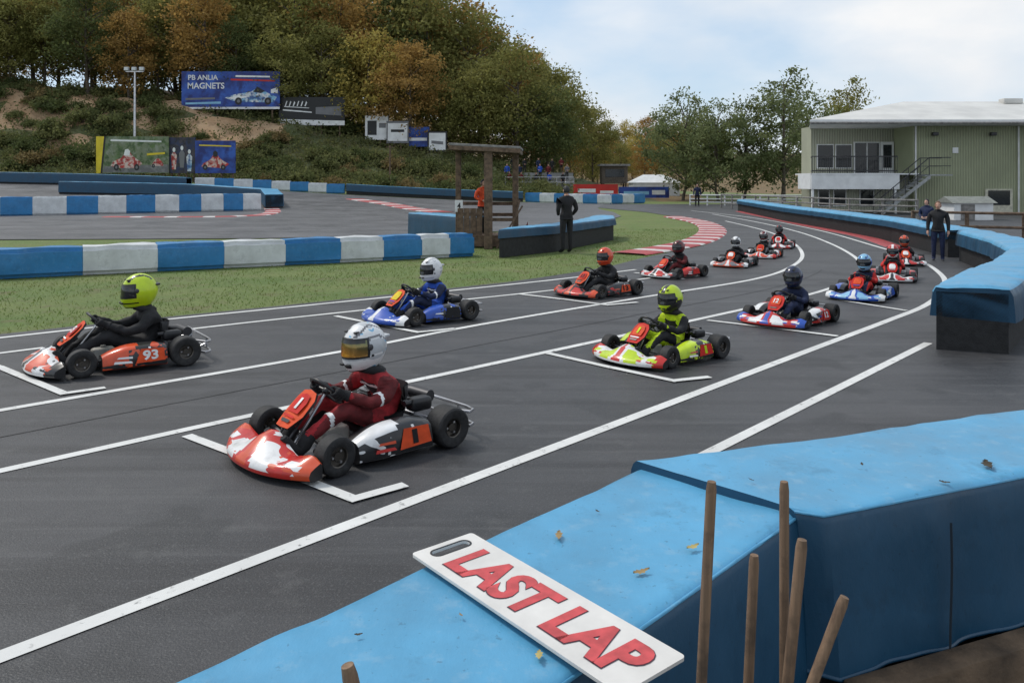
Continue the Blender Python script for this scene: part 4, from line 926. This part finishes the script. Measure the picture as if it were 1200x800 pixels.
shape(p,tr,[(.70,.48),(.95,.52),(.95,.57),(.70,.54)],YL,d=.012); shape(p,tr,[(.76,.20),(.93,.20),(.92,.28),(.87,.40),(.83,.40),(.79,.30)],KARTP,d=.012); wheel_shape(p,tr,.79,.20,.022,.055,.018)
o,p,tr,w,h,cz=signboard('banner','narrow dark banner with coloured figures between two wider banners',198,229,161,203,79.7,photo_mat('banner_dark',[(.015,.015,.02),(.06,.05,.06),(.02,.03,.08)],1.0))
for u,v,m in ((.2,.55,KARTP),(.5,.6,GY),(.78,.5,CAR)):
    shape(p,tr,[(u-.07,v-.45),(u+.07,v-.45),(u+.11,v-.05),(u+.04,v+.03),(u-.04,v+.03),(u-.11,v-.05)],m); shape(p,tr,[(u+.055*math.cos(a),v+.10+.065*math.sin(a)) for a in np.linspace(0,6.28,12)[:-1]],W_)
o,p,tr,w,h,cz=signboard('banner','blue banner with red kart picture at the foot of the bank',229,276,165,203,79.5,VB)
shape(p,tr,[(.15,.2),(.7,.15),(.85,.28),(.70,.38),(.60,.48),(.55,.58),(.46,.58),(.38,.42),(.2,.30)],KARTP); shape(p,tr,[(.45,.50),(.56,.50),(.56,.64),(.50,.70),(.45,.64)],BK,d=.01); shape(p,tr,[(.1,.84),(.9,.81),(.9,.85),(.1,.88)],YL)
for u in (.25,.7): wheel_shape(p,tr,u,.18,.06,.085,.014)
o,p,tr,w,h,cz=signboard('banner','red advertising banner beyond the far end of the track',672,724,216,231,84,RD,False); shape(p,tr,[(.1,.35),(.5,.35),(.5,.65),(.1,.65)],W_)
shape(p,tr,[(.6,.3),(.9,.3),(.9,.5),(.6,.5)],W_)
o,p,tr,w,h,cz=signboard('banner','blue advertising banner right of the red one',725,784,219,232,84,VB,False); shape(p,tr,[(.1,.3),(.6,.3),(.6,.6),(.1,.6)],LBL); shape(p,tr,[(.66,.3),(.92,.3),(.92,.7),(.66,.7)],W_)
x=XP(158,86); z=T(x,86); m=thing('light_mast','slim grey floodlight mast rising behind the banners','lamp post',(x,86,z)); top=ZP(84,86)-z
mb=MB(); mb.tube([(0,0,-.3),(0,0,top)],[.16,.09],10); mb.build('pole',STEEL,m,40)
mb=MB(); mb.box((0,0,top),(1.9,.12,.12)); mb.build('crossbar',STEEL,m,0)
for k in (-.8,0,.8):
    mb=MB(); mb.rbox((k,-.15,top+.25),(.5,.3,.4),.06,2); l=mb.build('floodlight',mat('lamp_grey',(.4,.42,.43),.4),m,30); mb=MB(); mb.box((k,-.31,top+.25),(.4,.02,.3)); mb.build('lens',mat('lens',(.6,.62,.62),.15),l,0)
x=XP(457,82); m=thing('light_mast','thin wooden pole below the row of boards on the bank','pole',(x,82,T(x,82))); mb=MB(); mb.tube([(0,0,-.2),(0,0,4.5)],[.1,.08],8); mb.build('pole',WOOD,m,40); mb=MB(); mb.box((0,0,4.3),(.7,.1,.08)); mb.build('crossbar',WOOD,m,0)
Y=96; x=XP(719,Y); hut=thing('lookout_hut','small dark timber hut on legs beyond the red banner','hut',(x,Y,0)); 
mb=MB(); mb.box((0,0,2.7),(3.0,2.4,2.0)); mb.build('wall',mat('dark_boards',(.10,.08,.062),.8,var=.3),hut,0); mb=MB(); mb.box((0,-.1,3.85),(3.5,3.0,.22)); mb.build('roof',GREYW,hut,0)
mb=MB(); mb.box((0,-1.22,2.9),(2.2,.04,.9)); mb.build('window',GLASS,hut,0)
for sx in (-1.3,1.3):
    for sy in (-1,1): mb=MB(); mb.box((sx,sy,.8),(.18,.18,1.8)); mb.build('leg',WOOD,hut,0)
Y=92; x=XP(766,Y); mq=thing('marquee','white marquee tent beyond the blue banner','tent',(x,Y,0)); mb=MB(); mb.box((0,0,.9),(5.2,3.5,1.8)); mb.build('wall',WHITE,mq,0)
mb=MB(); mb.add([(-2.8,-1.9,1.8),(2.8,-1.9,1.8),(2.8,1.9,1.8),(-2.8,1.9,1.8),(-1.2,0,2.7),(1.2,0,2.7)],[(0,1,5,4),(2,3,4,5),(0,4,3),(1,2,5)]); mb.build('roof',WHITE,mq,0)
Y0=88; tz=[.9,1.7,2.5]
ter=thing('spectator_terrace','stepped grey spectator terrace below the trees','terrace',(0,0,0))
for k in range(3):
    y=Y0+1.6*k; mb=MB(); mb.box((XP(632,y),y,tz[k]/2+.2),(7.5,1.6,tz[k]+.4)); mb.build('step',mat('concrete',(.25,.25,.24),.85,var=.2,scale=1),ter,0)
mb=MB()
for k in range(9): x=XP(632,Y0)-3.7+k*.925; mb.tube([(x,Y0-.75,tz[0]+.4),(x,Y0-.75,tz[0]+1.5)],.03,6)
for z in (.95,1.5): mb.tube([(XP(632,Y0)-3.7,Y0-.75,tz[0]+z),(XP(632,Y0)+3.7,Y0-.75,tz[0]+z)],.03,6)
mb.build('railing',STEEL,ter,30)
for k in range(15):
    r=k%3; y=Y0+1.6*r; x=XP(632,y)-3.3+ (k//3)*1.5+random.uniform(-.4,.4)
    person('distant spectator standing on the stepped terrace below the trees',x,y,tz[r]+.4,-90+random.uniform(-40,40),random.uniform(1.55,1.8),random.choice(['black','navy','grey','dred','blue']),random.choice(['black','navy']),random.choice(['brown','black']),random.choice(['side','front']),'spectators on the terrace')

# ------------------------------------------------------------------ trees
BARK=mat('bark',(.11,.09,.068),.9,var=.4,scale=2,bump=.5,bscale=8)
def quads(P,s,r):
    n=len(P); a=r.normal(size=(n,3)); a/=np.linalg.norm(a,axis=1)[:,None]; b=r.normal(size=(n,3)); b-=a*(a*b).sum(1)[:,None]; b/=np.linalg.norm(b,axis=1)[:,None]
    sz=(s*r.uniform(.6,1.4,n))[:,None]; a=a*sz; b=b*sz*.62
    return np.stack([P-a,P-b*.9+a*.15,P+a,P+b*.9+a*.15],1).reshape(-1,3)
def qmesh(name,vv,m):
    n=len(vv)//4; me=bpy.data.meshes.new(name); me.vertices.add(len(vv)); me.vertices.foreach_set('co',vv.astype(np.float32).ravel())
    me.loops.add(4*n); me.loops.foreach_set('vertex_index',np.arange(4*n)); me.polygons.add(n); me.polygons.foreach_set('loop_start',np.arange(0,4*n,4))
    me.update(calc_edges=True); me.validate(); me.materials.append(m); return me
def tree_proto(seed,hgt,rad,cb,ncl,nl,ls,sig):
    r=np.random.default_rng(seed); cz=(cb+hgt)/2; hz=(hgt-cb)/2; cl=[]
    while len(cl)<ncl:
        p=r.uniform(-1,1,3); q=np.linalg.norm(p)
        if q>1 or q<.35: continue
        k=1-.35*max(0,p[2]); cl.append((p[0]*rad*k*r.uniform(.75,1.15),p[1]*rad*k*r.uniform(.75,1.15),cz+p[2]*hz))
    cl=np.array(cl); P=[]
    for c in cl: P.append(c+r.normal(size=(nl,3))*np.array([sig,sig,sig*.7])*r.uniform(.6,1.3))
    P=np.concatenate(P); crown=qmesh('crown',quads(P,ls,r),foliage('leaf_a',(.04,.05,.015),(.07,.07,.02)))
    mb=MB(); bx_,by=r.normal(size=2)*.3; tr=[(0,0,-.6),(bx_*.3,by*.3,cb*.5),(bx_,by,cb),(bx_*1.5,by*1.2,cz),(bx_*1.2,by*1.6,hgt*.88)]
    mb.tube(tr,[hgt*.018,hgt*.015,hgt*.012,hgt*.008,.03],9)
    for c in cl[::max(1,ncl//14)]:
        zz=max(cb*.8,c[2]-2.2); t=min(.95,(zz)/hgt); s_=np.array([bx_,by,0])*t; st_=Vector((s_[0],s_[1],zz)); e=Vector(c); mb.tube([st_,(st_*.55+e*.45)+Vector((0,0,.25)),e],[.10,.065,.02],6)
    return crown, mb.mesh('trunk',BARK,60)
PR=[tree_proto(11,16,5.4,1.2,100,96,.19,.78),tree_proto(12,17,4.8,2.6,92,96,.19,.76),tree_proto(13,15,6.0,.7,108,94,.19,.84),tree_proto(14,16,4.1,2.0,64,88,.18,.66),tree_proto(15,12,5.0,1.2,82,96,.16,.58)]
LEAFM=[('dark green','leaf_dark',(.090,.115,.042),(.155,.175,.06)),('olive green','leaf_olive',(.18,.185,.055),(.27,.25,.08)),('orange brown','leaf_rust',(.28,.175,.058),(.42,.265,.08)),
       ('golden yellow','leaf_yellow',(.34,.28,.075),(.48,.38,.10)),('fresh green','leaf_green',(.135,.165,.072),(.21,.235,.105))]
LM=[foliage(n,a,b) for _,n,a,b in LEAFM]
def tree(x,y,pi,li,sc,label,group,z=None):
    cm,tm=PR[pi]; o=thing('tree',label,'tree',(x,y,T(x,y) if z is None else z),random.uniform(0,6.28),group); o.scale=(sc*random.uniform(.92,1.12),sc*random.uniform(.92,1.12),sc)
    link('trunk',tm,o); c=link('crown',cm,o); c.material_slots[0].link='OBJECT'; c.material_slots[0].material=LM[li]; return o
rr=random.Random(3)
def forest(Y,p0,p1,step,s0,s1,prs,tall=1):
    px=p0
    while px<p1:
        y=Y+rr.uniform(-2.5,2.5); li=rr.choices([0,1,2,3],[1.6,4.4,2.2,1.1])[0]
        x=XP(px,y); t=LEAFM[li][0]
        k=np.interp(px,[0,300,400,480,540,590,630,665,700],[1,1.08,1.25,1.34,1.25,1.08,.96,.82,.68]) if tall else 1
        tree(x,y,rr.choice(prs),li,rr.uniform(s0,s1)*k,f'{t} tree standing in the wood on the bank',f'{t} trees of the wood')
        px+=step*rr.uniform(.75,1.25)
forest(98.5,-30,640,44,.60,.92,[0,2,2,1],0); forest(106,-40,655,48,.98,1.12,[0,1,2]); forest(116,-40,680,56,1.02,1.18,[0,1,2]); forest(130,-30,700,66,1.05,1.2,[0,1])
for px,Y,li,pi,s in [(668,140,2,0,.62),(685,150,1,2,.6),(700,165,3,0,.6),(715,175,2,2,.62),(728,160,1,1,.5),(742,180,3,2,.62),(756,170,2,0,.6),(770,185,1,2,.7),(690,200,2,2,.75),(712,210,1,0,.8),(735,215,3,2,.8),(760,220,2,0,.85),(780,205,1,2,.8),(800,200,2,0,.8),(655,128,3,1,.66),(640,122,2,0,.75)]:
    tree(XP(px,Y),Y,pi,li,s,f'distant {LEAFM[li][0]} tree beyond the far end of the track',f'distant {LEAFM[li][0]} trees')
for px,Y,li,pi,s,l in [(800,82,4,4,.92,'leftmost tall green tree of the clump left of the clubhouse'),(842,78,4,4,.80,'green tree second from the left in the clump'),(872,80,0,4,.84,'rounded dark tree in the middle of the clump left of the clubhouse'),
    (918,78,4,3,.82,'tallest tree of the clump left of the clubhouse'),(950,86,4,4,.92,'green tree partly behind the clubhouse roof edge'),(992,98,1,3,.92,'olive tree showing above the clubhouse roof'),(1035,104,1,2,.72,'olive tree low behind the clubhouse roof'),(820,92,1,2,.62,'olive tree behind the left of the clump')]:
    tree(XP(px,Y),Y,pi,li,s,l,None)
def bush_proto(seed):
    r=np.random.default_rng(seed); P=[]
    for _ in range(30):
        a=r.uniform(0,6.28); q=r.uniform(.2,1)**.6; c=np.array([1.3*q*math.cos(a),1.1*q*math.sin(a),.35+r.uniform(0,1.1)*(1.15-q)]); P.append(c+r.normal(size=(45,3))*.22)
    P=np.concatenate(P); me=qmesh('foliage',quads(P,.12,r),foliage('bush_leaf',(.03,.042,.014),(.06,.06,.02)))
    mb=MB()
    for k in range(6): a=k*1.05; mb.tube([(0,0,-.2),(.3*math.cos(a),.3*math.sin(a),.5),(.8*math.cos(a),.7*math.sin(a),1.0)],[.05,.035,.012],6)
    return me,mb.mesh('stem',BARK,60)
BP=[bush_proto(s) for s in (31,32,33)]
BM=[('dark green',foliage('bush_dark',(.080,.105,.038),(.135,.155,.055))),('brown',foliage('bush_brown',(.18,.135,.06),(.25,.19,.085))),('olive',foliage('bush_olive',(.125,.145,.055),(.19,.195,.075)))]
for k in range(220):
    px=rr.uniform(-10,650); y=rr.uniform(81,97); 
    if 85<=k<112: px=rr.uniform(-10,640); y=rr.uniform(97.5,101)
    if 112<=k<160: px=rr.uniform(-10,215); y=rr.uniform(82,97)
    if k>=180: px=rr.uniform(270,560); y=rr.uniform(81,90)
    x=XP(px,y); z=T(x,y)
    if bare(x,y) and rr.random()<.45 and not 85<=k<112: continue
    if 105<px<285 and y<83: continue
    if 205<px<530 and 90<y<96.5: continue
    t,m=rr.choices(BM,[3,1,3])[0]; f,s_=BP[rr.randrange(3)]
    o=thing('bush',f'{t} bush growing wild on the slope of the bank','bush',(x,y,z-.1),rr.uniform(0,6.28),f'{t} bushes on the bank',rr.uniform(.6,1.3)*(1.4 if 85<=k<112 else 1))
    link('stem',s_,o); c=link('foliage',f,o); c.material_slots[0].link='OBJECT'; c.material_slots[0].material=m
P=[]
for k in range(1900):
    px=rr.uniform(-15,670); y=rr.uniform(79.6,101); x=XP(px,y); z=T(x,y)
    if y<98 and bare(x,y) and rr.random()<.75: continue
    P.append(np.array([x,y,z+.32])+rng.normal(size=(32,3))*np.array([.6,.5,.3 if y<98 else .5]))
me=qmesh('undergrowth',quads(np.concatenate(P),.15,rng),foliage('undergrowth_leaf',(.10,.122,.045),(.175,.17,.066),.25))
o=link('undergrowth',me); tag(o,'low brambles and bracken covering the bank','undergrowth'); o['kind']='stuff'

# ------------------------------------------------------------------ light, sky, camera
sun_dir=Vector((-.62,.32,.95)).normalized(); el=math.asin(sun_dir.z); az=math.atan2(sun_dir.x,sun_dir.y)
w=bpy.data.worlds.new('World'); scene.world=w; w.use_nodes=True; nt=w.node_tree; bg=nt.nodes['Background']
sky=nd(nt,'ShaderNodeTexSky',sky_type='NISHITA'); sky.sun_disc=False; sky.sun_elevation=el; sky.sun_rotation=az; sky.altitude=100
tc=nd(nt,'ShaderNodeTexCoord'); mp=nd(nt,'ShaderNodeMapping'); mp.inputs['Scale'].default_value=(1,1,2.2); mp.inputs['Location'].default_value=(.55,.2,.1); nt.links.new(tc.outputs['Generated'],mp.inputs['Vector'])
f=ramp(nt,noise(nt,2.2,6,.5,vec=mp.outputs['Vector']),.40,.60)
f2=ramp(nt,noise(nt,5.5,5,.5,vec=mp.outputs['Vector']),.3,.7)
cloudc=mixc(nt,f2,(5.4,5.65,5.95),(6.5,6.5,6.5))
bl=mixc(nt,.7,sky.outputs['Color'],(3.9,4.9,6.0))
nt.links.new(mixc(nt,f,bl,cloudc),bg.inputs['Color']); bg.inputs['Strength'].default_value=.15
L=bpy.data.lights.new('Sun','SUN'); L.energy=2.0; L.angle=R(10); L.color=(1,.95,.87); lo=bpy.data.objects.new('Sun',L); C.objects.link(lo); lo.rotation_euler=sun_dir.to_track_quat('Z','Y').to_euler(); lo.location=(0,0,30)
cam=bpy.data.cameras.new('Camera'); co=bpy.data.objects.new('Camera',cam); C.objects.link(co); co.location=(0,0,H); co.rotation_euler=(R(90),0,0)
cam.sensor_width=36; cam.lens=28.5; cam.shift_y=-(400-HZ)/1200; cam.clip_end=4000; cam.clip_start=.05; scene.camera=co
scene.view_settings.view_transform='Standard'; scene.view_settings.look='None'; scene.view_settings.exposure=0
